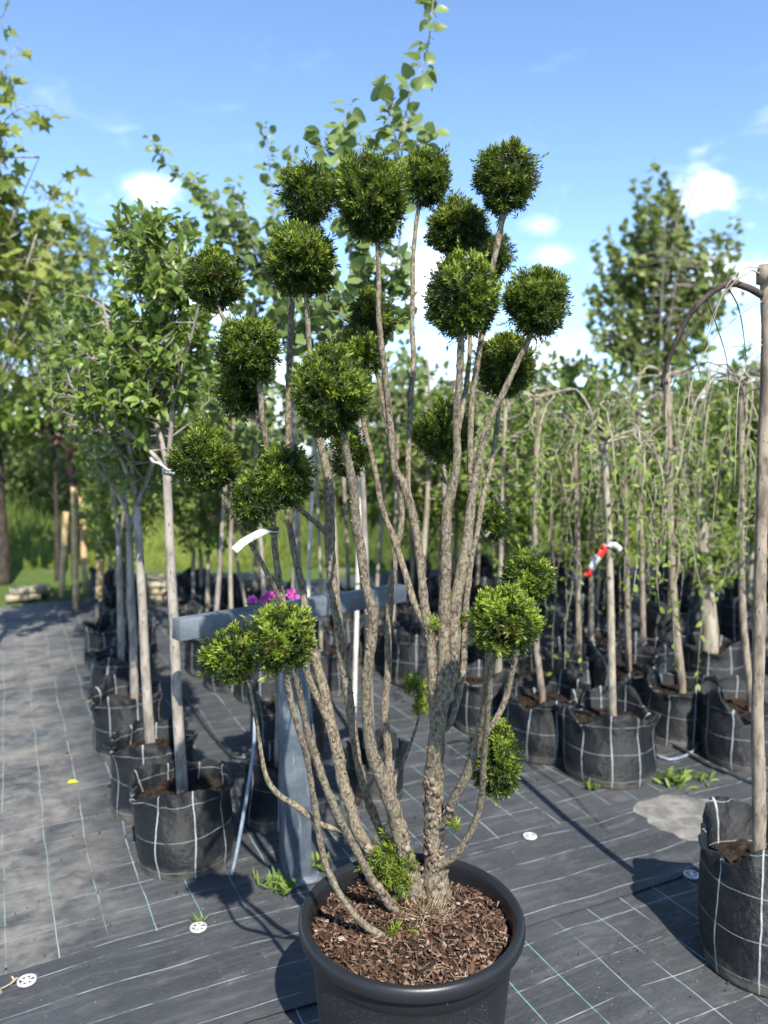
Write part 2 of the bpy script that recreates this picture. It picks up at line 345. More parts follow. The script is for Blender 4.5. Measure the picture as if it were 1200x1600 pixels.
M = dict(
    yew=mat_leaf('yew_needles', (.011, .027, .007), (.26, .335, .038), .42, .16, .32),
    yewbark=mat_bark('yew_bark', (.095, .072, .050), (.32, .27, .195), (.28, .26, .14), 150, 1.0, .6, .005),
    flake=mat_plain('yew_bark_flake', (.14, .095, .068), (.30, .245, .185), 40, .9, .1, .4),
    pot=None,
    redbud=mat_leaf('redbud_leaf', (.055, .105, .026), (.25, .32, .10), .42, .34, .4),
    apple=mat_leaf('crab_apple_leaf', (.05, .10, .018), (.27, .355, .07), .4, .34, .4),
    maple=mat_leaf('maple_leaf', (.09, .135, .024), (.34, .38, .085), .45, .38, .35),
    hornbeam=mat_leaf('hornbeam_leaf', (.05, .10, .017), (.25, .325, .06), .45, .36, .35),
    redleaf=mat_leaf('purple_leaf', (.035, .016, .016), (.11, .05, .045), .5, .3, .3),
    far=mat_leaf('lime_leaf', (.08, .12, .028), (.28, .33, .095), .5, .34, .3),
    grass=mat_leaf('meadow_grass', (.05, .085, .018), (.24, .29, .06), .6, .35, .2),
    weed=mat_leaf('weed_leaf', (.05, .09, .02), (.22, .30, .06), .5, .3, .3),
    deadneedle=mat_leaf('dead_yew_needles', (.07, .032, .016), (.20, .095, .042), .7, .1, .2),
    straw=mat_leaf('dry_straw', (.24, .18, .10), (.46, .38, .24), .8, .1, .2),
    greybark=mat_bark('pale_grey_bark', (.17, .145, .12), (.36, .32, .27), (.26, .22, .17), 26, .5, .3, .003),
    brownbark=mat_bark('red_brown_bark', (.13, .10, .075), (.30, .245, .185), (.36, .30, .22), 40, .5, .3, .003),
    wandbark=mat_bark('pale_wand_bark', (.19, .16, .115), (.38, .335, .255), (.32, .28, .185), 30, .3, .3, .002),
    darkbark=mat_bark('dark_bark', (.03, .025, .021), (.085, .066, .053), (.075, .06, .046), 30, .6, .3, .01),
    stake=mat_plain('peeled_pine_stake', (.42, .28, .13), (.62, .46, .26), 14, .7, .25, .2),
    white=mat_plain('white_plastic', (.36, .355, .33), (.62, .62, .60), 45, .45, .4, .1),
    cane=mat_plain('white_cane', (.46, .43, .37), (.74, .71, .64), 18, .6, .3, .2),
    red=mat_plain('red_plastic_tape', (.62, .03, .02), (.72, .05, .03), 25, .4, .4, .1),
    soil=mat_plain('dark_potting_soil', (.012, .009, .007), (.048, .034, .024), 45, .95, .1, .9, .012),
    chip=None,
    bag=mat_bag('woven_black_fabric'),
    steel=None,
    hose=mat_plain('black_hose', (.02, .022, .025), (.05, .055, .06), 30, .4, .5, .1),
    pipe=mat_plain('blue_grey_pipe', (.16, .20, .25), (.26, .30, .35), 30, .4, .5, .1),
    pink=mat_leaf('pink_petal', (.62, .08, .42), (.80, .20, .60), .5, .3, .3),
    yellow=mat_leaf('yellow_fallen_leaf', (.55, .50, .03), (.75, .72, .06), .5, .3, .3),
    timber=mat_plain('pale_sawn_timber', (.20, .17, .11), (.40, .345, .23), 6, .8, .2, .2),
    sand=mat_plain('grey_sandy_crust', (.13, .125, .115), (.25, .235, .205), 16, .95, .1, .5, .006),
    glass=mat_plain('greenhouse_film', (.55, .60, .58), (.72, .76, .74), 1.5, .4, .4, .0),
    frame=mat_plain('galvanised_frame', (.55, .57, .58), (.70, .72, .73), 3, .45, .5, .0),
)
def mat_pot():
    m, nt, out = new_mat('matt_black_plastic'); tc = node(nt, 'ShaderNodeTexCoord'); v = tc.outputs['Object']
    sp = noise(nt, v, 330, 2, .5); big = noise(nt, v, 8, 5, .6)
    so = node(nt, 'ShaderNodeSeparateXYZ'); nt.links.new(v, so.inputs[0])
    col = mix_c(nt, big, (.009, .010, .0115), (.019, .0205, .022))
    body = smooth(nt, so.outputs[2], .350, .335)
    spk = math_n(nt, 'MULTIPLY', smooth(nt, sp, .60, .70), math_n(nt, 'MULTIPLY', body, smooth(nt, big, .36, .62)))
    col = mix_c(nt, math_n(nt, 'MULTIPLY', spk, .5), col, (.24, .24, .23))
    scr = smooth(nt, noise(nt, mapping(nt, v, (30, 30, 3)), 5, 5, .7), .66, .74)
    col = mix_c(nt, math_n(nt, 'MULTIPLY', scr, .35), col, (.16, .16, .16))
    principled(nt, out, col, mix_c(nt, body, (.36, .36, .36), (.55, .55, .55)), .36, sp, .25, .001); return m
M['pot'] = mat_pot()
def mat_steel():
    m, nt, out = new_mat('worn_blue_grey_paint'); tc = node(nt, 'ShaderNodeTexCoord'); v = tc.outputs['Object']
    n1 = noise(nt, v, 6, 6, .65, .4); n2 = noise(nt, mapping(nt, v, (4, 4, 40)), 3, 5, .7); n3 = noise(nt, mapping(nt, v, (9, 9, 1)), 4, 6, .7); n4 = noise(nt, v, 70, 4, .7)
    col = mix_c(nt, smooth(nt, n1, .35, .7), (.050, .066, .084), (.13, .15, .168))
    col = mix_c(nt, math_n(nt, 'MULTIPLY', smooth(nt, n3, .55, .68), .7), col, (.26, .27, .275))
    col = mix_c(nt, smooth(nt, n2, .66, .72), col, (.30, .31, .31)); col = mix_c(nt, smooth(nt, n4, .66, .72), col, (.03, .03, .032))
    principled(nt, out, col, mix_c(nt, n1, (.35, .35, .35), (.7, .7, .7)), .45, math_n(nt, 'ADD', n4, n2), .35, .003); return m
M['steel'] = mat_steel()
def mat_chip():
    m, nt, out = new_mat('pine_bark_mulch'); at = node(nt, 'ShaderNodeAttribute', attribute_name='tint')
    oi = node(nt, 'ShaderNodeObjectInfo'); tc = node(nt, 'ShaderNodeTexCoord')
    f = math_n(nt, 'FRACT', math_n(nt, 'ADD', at.outputs['Fac'], oi.outputs['Random']))
    cr = node(nt, 'ShaderNodeValToRGB'); nt.links.new(f, cr.inputs[0])
    e = cr.color_ramp.elements; e[0].position = 0; e[0].color = (.028, .018, .012, 1); e[1].position = 1; e[1].color = (.40, .31, .24, 1)
    for p_, c in ((.38, (.080, .042, .027, 1)), (.72, (.155, .088, .058, 1)), (.9, (.27, .185, .125, 1))):
        q = cr.color_ramp.elements.new(p_); q.color = c
    n = noise(nt, mapping(nt, tc.outputs['Object'], (1, 4, 1)), 90, 4, .65)
    principled(nt, out, mix_c(nt, math_n(nt, 'MULTIPLY', n, .5), cr.outputs[0], (.05, .025, .015)), .85, .25, n, .5, .002); return m
M['chip'] = mat_chip()

# ------------------------------------------------------------------ ground, weed mats
def hgt(x, y):
    q = -x*.438+y*.899; fold = np.sin(q*23+1.4*np.sin((x*.899+y*.438)*1.7))**8*np.clip(np.sin(x*2.1+y*1.3), 0, 1)
    return .004*fold+.0035*np.sin(x*5.1+y*2.3)+.003*np.sin(y*6.7-x*3.1+1)+.002*np.sin(x*13+y*9)
E1 = np.array([math.cos(MAT_ANG), math.sin(MAT_ANG)]); E2 = np.array([-E1[1], E1[0]])
T_AB = float(np.array([-.57, 2.244])@E2); T_BC = float(np.array([.851, 2.439])@E2)
def sheet(s0, s1, t0, t1, ds, dt, zoff, edge=0.0, seed=0, inset=None):
    rg = np.random.default_rng(seed)
    s = np.arange(s0, s1+1e-6, ds); t = np.linspace(t0, t1, max(2, int((t1-t0)/dt)+1))
    S, T = np.meshgrid(s, t, indexing='ij')
    T = T.copy(); k = np.sin(s*1.9+seed)*.012 + np.sin(s*6.1+2*seed)*.006
    T[:, 0] += k; T[:, -1] += np.roll(k, 3)*edge
    X = S*E1[0]+T*E2[0]; Y = S*E1[1]+T*E2[1]
    Z = hgt(X, Y)+zoff
    n, m = S.shape; i, j = np.meshgrid(np.arange(n-1), np.arange(m-1), indexing='ij')
    f = np.stack([i*m+j, (i+1)*m+j, (i+1)*m+j+1, i*m+j+1], -1).reshape(-1, 4)
    return Geo().add(np.stack([X, Y, Z], -1).reshape(-1, 3), f)
g = Geo(); g.add([[-500, -60, -.03], [500, -60, -.03], [500, 900, -.03], [-500, 900, -.03]], np.array([[0, 1, 2, 3]]))
struct('ground', g, mat_ground())
struct('weed_mat_rear', sheet(-9, 9, T_AB-.06, 7.6, .12, .12, 0.0, 0, 1), mat_weedmat('weed_mat_gridded', True, .14, True))
struct('weed_mat_front', sheet(-5, 5, -3.4, T_BC+.05, .1, .1, .0, 1, 2), mat_weedmat('weed_mat_green_grid', True, .14))
struct('weed_mat_middle', sheet(-5, 9, T_BC-.005, T_AB+.03, .06, .06, .007, 1, 3), mat_weedmat('weed_mat_plain', False, .128))

def blob_sheet(c, rx, ry, rot, z, seed, n=40, rings=5):
    rg = np.random.default_rng(seed); a = np.arange(n)*2*np.pi/n
    rad = 1+.10*np.sin(2*a+seed)+.08*np.sin(3*a+2*seed)+.05*np.sin(7*a+seed)+.03*np.sin(13*a)
    v = [[c[0], c[1], hgt(c[0], c[1])+z+.006]]
    for k in range(1, rings+1):
        q = k/rings
        x = rx*rad*q*np.cos(a); y = ry*rad*q*np.sin(a)
        X = c[0]+x*math.cos(rot)-y*math.sin(rot); Y = c[1]+x*math.sin(rot)+y*math.cos(rot)
        v += np.stack([X, Y, hgt(X, Y)+z+.006*(1-q**3)-.0005], -1).tolist()
    f = [[0, 1+i, 1+(i+1) % n] for i in range(n)]
    g = Geo(); g.add(v, np.array(f)); q4 = []
    for k in range(rings-1):
        b = 1+k*n
        q4 += [[b+i, b+n+i, b+n+(i+1) % n, b+(i+1) % n] for i in range(n)]
    g.f.append(np.array(q4, np.int32)); return g
c = G(1085, 1278); struct('sand_patch', blob_sheet(c, .23, .17, .3, .008, 4), M['sand'])

# ------------------------------------------------------------------ the black pot with bark mulch
POT = np.array([.063, 1.68, 0.0]); PR, PH = .257, .42
def lathe(geo, prof, c, n=72, tint=.5):
    a = np.arange(n)*2*np.pi/n; k = len(prof)
    v = np.array([[c[0]+r*math.cos(t), c[1]+r*math.sin(t), c[2]+z] for r, z in prof for t in a])
    i, j = np.meshgrid(np.arange(k-1), np.arange(n), indexing='ij'); j2 = (j+1) % n
    geo.add(v, np.stack([i*n+j, i*n+j2, (i+1)*n+j2, (i+1)*n+j], -1).reshape(-1, 4), tint)
pot = thing('plant_pot', POT, 'large round matt black plastic pot filled with brown bark mulch', 'plant pot')
g = Geo(); lathe(g, [(.0, 0.002), (.185, 0.002), (.196, .006), (.199, .014), (.226, .30), (.230, .338), (.2325, .346), (.2365, .350), (.2375, .372), (.2385, .386)], POT)
lathe(g, [(.231, .395), (.228, .36), (.223, .30)], POT)
body = part('pot_body', g, M['pot'], pot)
g = Geo(); lathe(g, [(.2385, .384), (.246, .383), (.2545, .386), (.2575, .391), (.2585, .399), (.2575, .410), (.2535, .4165), (.2475, .4195), (.2415, .4185), (.2365, .4145), (.2325, .406), (.231, .393)], POT)
part('rolled_rim', g, M['pot'], pot)
SOILZ = .372
def soilz(x, y):
    d = np.hypot(x-POT[0], y-POT[1]); return SOILZ + .016*(1-(d/.23)**2) + .004*np.sin(x*61+y*37)+.003*np.sin(y*83-x*29)
def disc(c, r, zf, n=36, rings=9):
    v = [[c[0], c[1], zf(c[0], c[1])]]; a = np.arange(n)*2*np.pi/n
    for k in range(1, rings+1):
        X = c[0]+r*k/rings*np.cos(a); Y = c[1]+r*k/rings*np.sin(a); v += np.stack([X, Y, zf(X, Y)], -1).tolist()
    g = Geo(); g.add(v, np.array([[0, 1+i, 1+(i+1) % n] for i in range(n)])); q = []
    for k in range(rings-1):
        b = 1+k*n; q += [[b+i, b+n+i, b+n+(i+1) % n, b+(i+1) % n] for i in range(n)]
    g.f.append(np.array(q, np.int32)); return g
part('soil', disc(POT, .231, lambda x, y: soilz(x, y)-.006), M['soil'], pot)
rg = np.random.default_rng(7)
def chip_geo(rg, L, Wd, Th):
    n = 6; a = np.sort(rg.uniform(0, 2*np.pi, n)*.25 + np.arange(n)*2*np.pi/n*.9)
    o = np.stack([np.cos(a)*L*.5*rg.uniform(.7, 1.1, n), np.sin(a)*Wd*.5*rg.uniform(.7, 1.1, n)], -1)
    b = np.concatenate([np.c_[o, rg.normal(0, Th*.3, n)-Th/2], np.c_[o*.88, rg.normal(0, Th*.4, n)+Th/2]])
    f = [[i, (i+1) % n, n+(i+1) % n] for i in range(n)]+[[i, n+(i+1) % n, n+i] for i in range(n)]+[[n, n+i, n+i+1] for i in range(1, n-1)]
    return b, np.array(f)
def rot_rand(rg, tilt=.45):
    return np.array(Euler((rg.normal(0, tilt), rg.normal(0, tilt), rg.uniform(0, 6.28))).to_matrix())
g = Geo()
for i in range(4800):
    r = .228*math.sqrt(rg.uniform()); a = rg.uniform(0, 6.283); x = POT[0]+r*math.cos(a); y = POT[1]+r*math.sin(a)
    L = rg.choice([.007, .012, .020], p=[.5, .35, .15])*rg.uniform(.8, 1.3)
    b, f = chip_geo(rg, L, L*rg.uniform(.28, .7), L*.13)
    g.add(b@rot_rand(rg, .5).T+np.array([x, y, soilz(x, y)+rg.uniform(-.004, .005)]), f, rg.uniform()**1.3)
part('small_bark_chips', g, M['chip'], pot, False, 'stuff')
chips = []
for k in range(8):
    gg = Geo(); L = rg.uniform(.018, .034); b, f = chip_geo(rg, L, L*rg.uniform(.3, .65), L*.11); gg.add(b, f, 0)
    me = gg.mesh('bark_chip', smooth=False); me.materials.append(M['chip']); chips.append(me)
for i in range(170):
    r = .219*math.sqrt(rg.uniform(.02, 1)); a = rg.uniform(0, 6.283); x = POT[0]+r*math.cos(a); y = POT[1]+r*math.sin(a)
    o = bpy.data.objects.new('bark_chip', chips[i % 8]); COL.objects.link(o); o.parent = pot
    o.location = (x-POT[0], y-POT[1], soilz(x, y)+.003); o.rotation_euler = (rg.normal(0, .35), rg.normal(0, .35), rg.uniform(0, 6.28)); s = rg.uniform(.7, 1.1); o.scale = (s, s, s)
g = Geo(); n = 150; base = np.array(G(672, 1432, SOILZ+.006)); P = base+np.c_[rg.normal(0, .022, n), rg.normal(0, .018, n), np.zeros(n)]
scatter(g, P, np.c_[rg.normal(0, .6, n), rg.normal(-.2, .6, n), rg.uniform(.15, .9, n)], rg.normal(0, 1, (n, 3)), rg.uniform(.03, .075, n), .0014, rg.uniform(0, 1, n), BLADE)
n = 120; r = .21*np.sqrt(rg.uniform(0, 1, n)); a = rg.uniform(0, 6.28, n); P = np.c_[POT[0]+r*np.cos(a), POT[1]+r*np.sin(a), soilz(POT[0]+r*np.cos(a), POT[1]+r*np.sin(a))+.006]
scatter(g, P, np.c_[rg.normal(0, 1, (n, 2)), rg.uniform(0, .25, n)], np.array([[0, 0, 1.]])+rg.normal(0, .3, (n, 3)), rg.uniform(.02, .05, n), .0013, rg.uniform(0, 1, n), BLADE)
part('dry_straw', g, M['straw'], pot, False, 'stuff')

# ------------------------------------------------------------------ the cloud-pruned yew
yew = thing('cloud_pruned_yew', (POT[0], POT[1], SOILZ), 'tall multi-stemmed yew clipped into many round green balls, rooted in the black pot', 'topiary tree')
BALLS = {  # x, y, half width, half height in the photo, distance
 'b1': (480, 305, 43, 50, 1.86), 'b2': (580, 314, 61, 70, 1.62), 'b3': (665, 281, 38, 46, 1.92), 'b4': (792, 281, 50, 54, 1.75),
 'b5': (716, 358, 49, 46, 1.90), 'b6': (774, 399, 25, 33, 2.02), 'b7': (722, 464, 61, 68, 1.60), 'b8': (838, 476, 51, 56, 1.64),
 'b9': (789, 572, 47, 56, 1.86), 'b10': (471, 409, 57, 60, 1.70), 'b11': (333, 438, 44, 50, 1.86), 'b12': (388, 547, 52, 56, 1.70),
 'b12b': (374, 618, 31, 38, 1.75), 'b13': (521, 615, 63, 72, 1.50), 'b14': (556, 556, 43, 40, 1.76), 'b15': (579, 497, 37, 42, 1.88),
 'b16': (691, 679, 46, 50, 1.98), 'b17': (322, 720, 52, 56, 1.64), 'b18': (443, 743, 47, 52, 1.60), 'b19': (397, 783, 33, 40, 1.56),
 'b20': (440, 1000, 52, 56, 1.46), 'b21': (363, 1023, 42, 46, 1.53), 'b22': (788, 973, 54, 60, 1.48), 'b23': (825, 903, 38, 42, 1.60),
 'b24': (543, 708, 28, 40, 1.80), 'b25': (774, 1186, 36, 70, 1.70), 'b28': (772, 815, 24, 28, 2.15)}
NEW = {'b20': .75, 'b21': .78, 'b22': .80, 'b23': .6, 'b25': .6, 'b7': .62, 'b10': .44, 'b13': .50, 'b4': .46, 'b8': .48, 'b5': .42, 'b14': .5, 'b15': .5}
def shoots(geo, P0, D, n_needle, Ls, rg, new, nl=.0150, sizev=1.0):
    """leafy yew shoots: P0 start points, D directions, Ls lengths; needles in a loose spiral, fresher toward the tip"""
    n = len(P0); K = n_needle
    D = unit(D); ref = unit(rg.normal(0, 1, (n, 3))); U = unit(np.cross(D, ref)); V = np.cross(D, U)
    t = (np.arange(K)+.5)/K; tt = np.tile(t, (n, 1))+rg.uniform(-.03, .03, (n, K))
    ang = np.arange(K)[None]*2.4+rg.uniform(0, 6.28, (n, 1))+rg.normal(0, .3, (n, K))
    side = np.cos(ang)[..., None]*U[:, None]+np.sin(ang)[..., None]*V[:, None]
    open_ = (1.15-.75*tt**3)[..., None]
    nd = unit(D[:, None]*(.62+.5*tt[..., None]**3)+side*open_*.85+rg.normal(0, .12, (n, K, 3)))
    bp = P0[:, None]+D[:, None]*(Ls[:, None]*tt)[..., None]
    L = nl*(1-.35*tt**4)*rg.uniform(.75, 1.2, (n, K))*sizev
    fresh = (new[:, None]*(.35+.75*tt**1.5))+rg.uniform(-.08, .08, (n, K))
    nrm = unit(D[:, None]-nd*.5+rg.normal(0, .25, (n, K, 3)))
    q = (n*K,)
    scatter(geo, bp.reshape(-1, 3), nd.reshape(-1, 3), nrm.reshape(-1, 3), L.reshape(q), rg.uniform(.0028, .0040, n*K), np.clip(fresh, 0, 1).reshape(q), NEEDLE)
def yew_ball(key, spec):
    px, py, hw, hh, Y = spec; c = W(px, py, Y); k = mpp(c); rx, rz = hw*k, hh*k; ry = (rx*.92+rz*.08)
    rg = np.random.default_rng(abs(hash(key)) % 1000 if False else sum(map(ord, key))*7)
    geo = Geo(); area = (rx*rz)/(.08*.08)
    n = int(560*area)+60
    ncl = max(34, int(90*area)); cd = unit(rg.normal(0, 1, (ncl, 3))); cr = rg.uniform(.90, 1.05, ncl); ci = rg.integers(0, ncl, n)
    d = unit(cd[ci]+rg.normal(0, .17, (n, 3)))
    lump = cr[ci]*(1+.13*np.sin(d[:, 0]*4.1+rg.uniform(0, 6))*np.sin(d[:, 2]*3.7+rg.uniform(0, 6))+.09*np.sin(d[:, 1]*5+d[:, 2]*4+rg.uniform(0, 6)))
    bot = np.clip(-d[:, 2], 0, 1); lump *= (1-.10*bot)
    S = np.array([rx, ry, rz]); Ls = rg.uniform(.022, .036, n)
    outer = rg.uniform(.78, .96, n)*lump
    tip = c+d*S*outer[:, None]
    D = unit(cd[ci]*.7+(d-cd[ci])*2.0+np.array([0, 0, .42])+rg.normal(0, .2, (n, 3)))
    P0 = tip-D*(Ls*.85)[:, None]
    patch = np.sin(d[:, 0]*3+rg.uniform(0, 6))*np.sin(d[:, 2]*4+rg.uniform(0, 6))
    base_new = NEW.get(key, .44)
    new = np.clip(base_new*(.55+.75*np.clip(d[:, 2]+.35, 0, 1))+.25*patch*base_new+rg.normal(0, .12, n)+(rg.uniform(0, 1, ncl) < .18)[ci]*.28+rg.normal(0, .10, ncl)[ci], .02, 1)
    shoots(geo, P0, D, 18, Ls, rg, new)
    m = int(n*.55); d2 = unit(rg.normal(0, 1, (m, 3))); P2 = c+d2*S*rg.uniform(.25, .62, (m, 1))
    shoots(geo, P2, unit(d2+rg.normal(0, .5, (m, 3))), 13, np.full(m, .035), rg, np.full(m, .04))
    # a few stray clipped twigs that stand out of the outline
    m = max(2, int(n*.006)); d3 = unit(rg.normal(0, 1, (m, 3))+np.array([0, 0, .5]))
    shoots(geo, c+d3*S*.82, unit(d3+np.array([0, 0, .5])+rg.normal(0, .2, (m, 3))), 18, rg.uniform(.034, .044, m), rg, np.full(m, min(1, base_new+.25)))
    tw = Geo()
    for i in range(18):
        e = c+unit(rg.normal(0, 1, 3)+np.array([0, 0, .3]))*S*.75; b = c+np.array([0, 0, -rz*.72])+rg.normal(0, .004, 3)
        mid = (b+e)/2+rg.normal(0, .008, 3)
        tube(tw, catmull(np.array([b, mid, e]), .02), np.linspace(.0032, .0012, len(catmull(np.array([b, mid, e]), .02))), 5, i)
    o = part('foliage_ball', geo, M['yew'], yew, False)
    if key in ('b20', 'b22', 'b11'):
        dg = Geo(); m = 22; q = unit(np.array([rg.uniform(-.2, .4), -1, rg.uniform(-.5, .1)])); dd = unit(q+rg.normal(0, .18, (m, 3)))
        scatter(dg, c+dd*S*.88, unit(dd+rg.normal(0, .6, (m, 3))), rg.normal(0, 1, (m, 3)), .016, .003, rg.uniform(0, .7, m), NEEDLE); part('dry_needles', dg, M['deadneedle'], o, False, 'stuff')
    part('inner_twigs', tw, M['yewbark'], o)
    return c, rx, rz
BC = {k: yew_ball(k, s) for k, s in BALLS.items()}
# stems: name: (parent or None, top ball or None, [(px,py,width px)...] bottom to top, distance at top)
STEMS = [
 ('s1', None, 'b7', [(684, 1410, 66), (682, 1385, 50), (679, 1333, 40), (677, 1250, 35), (678, 1183, 33), (690, 1083, 26), (693, 1000, 23), (695, 917, 22), (696, 850, 20), (697, 800, 19), (705, 767, 18), (713, 717, 16), (712, 650, 14), (717, 600, 14), (720, 533, 13)]),
 ('s2', 's1', 'b8', [(690, 1130, 22), (707, 1050, 22), (710, 983, 22), (713, 933, 22), (724, 877, 22), (730, 833, 20), (735, 783, 18), (742, 743, 15), (753, 690, 13), (764, 657, 12), (782, 620, 11), (800, 583, 11), (818, 545, 10), (828, 525, 10)]),
 ('s3', 's1', 'b2', [(676, 1160, 20), (675, 1050, 18), (672, 1000, 18), (663, 950, 17), (657, 900, 16), (652, 850, 16), (643, 800, 17), (630, 757, 17), (617, 733, 15), (612, 683, 13), (608, 633, 13), (602, 583, 12), (596, 533, 11), (592, 483, 10), (592, 440, 9), (590, 380, 9)]),
 ('s4', 's3', 'b14', [(664, 990, 13), (648, 943, 13), (631, 888, 13), (613, 833, 12), (598, 793, 11), (589, 745, 10), (580, 705, 9), (570, 667, 9), (562, 620, 8), (558, 585, 8)]),
 ('s5', None, 'b15', [(642, 1375, 16), (622, 1290, 15), (611, 1235, 15), (606, 1170, 15), (601, 1110, 15), (606, 1050, 14), (607, 983, 14), (611, 917, 14), (618, 867, 12), (627, 817, 11), (625, 775, 10), (612, 720, 9), (603, 655, 8), (592, 595, 8), (583, 535, 7)]),
 ('s6', None, 'b13', [(652, 1408, 60), (647, 1385, 44), (634, 1340, 34), (620, 1283, 30), (600, 1223, 29), (582, 1180, 25), (574, 1133, 20), (572, 1067, 20), (577, 1017, 20), (582, 967, 20), (571, 917, 18), (563, 860, 18), (556, 820, 18), (552, 767, 18), (543, 717, 16), (536, 675, 14)]),
 ('s7', None, 'b10', [(640, 1392, 20), (600, 1310, 16), (575, 1250, 15), (562, 1200, 15), (556, 1165, 16), (550, 1117, 18), (543, 1067, 18), (533, 1000, 19), (527, 950, 19), (520, 900, 19), (517, 850, 20), (515, 767, 18), (508, 722, 16), (499, 683, 13), (492, 610, 11), (484, 550, 10), (478, 465, 9)]),
 ('s8', None, 'b1', [(645, 1410, 22), (600, 1355, 22), (563, 1305, 22), (547, 1257, 22), (534, 1212, 23), (526, 1167, 23), (517, 1133, 22), (506, 1077, 19), (490, 1017, 17), (478, 957, 15), (470, 910, 14), (463, 880, 13), (453, 827, 12), (448, 790, 11), (449, 690, 11), (452, 560, 11), (457, 467, 10), (468, 400, 8), (476, 350, 8)]),
 ('s9', None, 'b20', [(616, 1470, 13), (580, 1453, 14), (557, 1433, 13), (533, 1400, 12), (513, 1360, 12), (501, 1317, 12), (494, 1267, 12), (487, 1217, 11), (478, 1170, 12), (466, 1130, 12), (456, 1095, 12), (448, 1052, 11)]),
 ('s10', None, 'b20', [(625, 1437, 18), (600, 1400, 18), (580, 1373, 16), (560, 1333, 15), (534, 1283, 15), (513, 1233, 15), (497, 1190, 16), (483, 1150, 15), (473, 1105, 13), (460, 1050, 12)]),
 ('s11', 's10', 'b21', [(536, 1306, 10), (500, 1287, 10), (467, 1263, 11), (433, 1240, 11), (414, 1210, 9), (404, 1150, 7), (396, 1105, 7), (388, 1066, 7)]),
 ('s12', 's1', 'b22', [(682, 1300, 14), (697, 1277, 17), (712, 1245, 18), (731, 1208, 17), (744, 1165, 16), (757, 1100, 13), (765, 1030, 11)]),
 ('s13', None, 'b22', [(655, 1402, 16), (664, 1370, 17), (682, 1354, 15), (707, 1340, 14), (727, 1313, 13), (743, 1278, 12), (753, 1240, 12), (757, 1183, 12), (763, 1117, 11), (770, 1032, 11)]),
 ('s14', 's12', 'b23', [(744, 1170, 10), (772, 1128, 11), (789, 1095, 12), (798, 1055, 11), (808, 1010, 10), (815, 960, 9), (820, 930, 8)]),
 ('s15', 's1', 'b9', [(688, 1150, 12), (703, 1130, 12), (714, 1095, 12), (723, 1050, 12), (725, 983, 12), (729, 917, 12), (735, 865, 11), (743, 833, 10), (753, 777, 10), (767, 723, 10), (776, 667, 9), (780, 620, 8)]),
 ('s16', 's1', 'b16', [(696, 806, 12), (695, 770, 10), (694, 735, 9), (692, 715, 8)]),
 ('s17', 's2', 'b4', [(737, 770, 13), (735, 700, 12), (737, 640, 11), (743, 590, 11), (757, 500, 11), (771, 415, 11), (786, 340, 11), (789, 325, 10)]),
 ('s18', 's3', 'b3', [(650, 890, 9), (641, 800, 10), (638, 740, 10), (643, 633, 10), (648, 567, 10), (646, 510, 9), (647, 450, 9), (648, 390, 8), (654, 328, 8), (658, 312, 7)]),
 ('s19', 's8', 'b12', [(517, 1138, 12), (493, 1085, 13), (472, 1030, 13), (455, 980, 13), (442, 940, 13), (432, 880, 12), (428, 840, 11), (424, 780, 10), (418, 705, 10), (411, 655, 11), (405, 595, 10)]),
 ('s20', 's19', 'b11', [(412, 662, 9), (400, 600, 8), (375, 550, 8), (352, 505, 8), (343, 485, 7), (337, 465, 6)]),
 ('s21', 's19', 'b17', [(446, 950, 9), (422, 905, 9), (400, 865, 9), (381, 835, 9), (362, 800, 10), (347, 775, 10)]),
 ('s22', 's7', 'b18', [(514, 840, 10), (497, 820, 10), (478, 803, 9), (460, 785, 8)]),
 ('s23', 's19', 'b19', [(426, 815, 8), (412, 808, 7), (402, 800, 6)]),
 ('s24', 's1', 'b5', [(713, 690, 9), (728, 600, 9), (733, 520, 8), (724, 440, 8), (718, 400, 7)]),
 ('s25', 's17', 'b6', [(755, 510, 7), (764, 470, 7), (771, 425, 6)]),
 ('s26', 's8', 'b18', [(450, 720, 8), (438, 715, 7), (436, 735, 6)]),
 ('s27', 's6', 'b24', [(553, 775, 7), (547, 745, 6), (544, 728, 6)]),
 ('s28', 's12', 'b25', [(735, 1204, 8), (755, 1200, 7), (770, 1185, 6), (774, 1160, 5)]),
 ('s29', 's15', 'b28', [(747, 815, 6), (757, 838, 6), (768, 826, 5)]),
 ('s30', 's5', None, [(614, 1262, 7), (618, 1215, 7), (629, 1195, 7), (641, 1165, 6), (653, 1127, 5), (657, 1098, 4)]),
 ('s31', 's19', 'b12b', [(411, 665, 6), (398, 652, 6), (385, 635, 5)]),
]
SP = {}
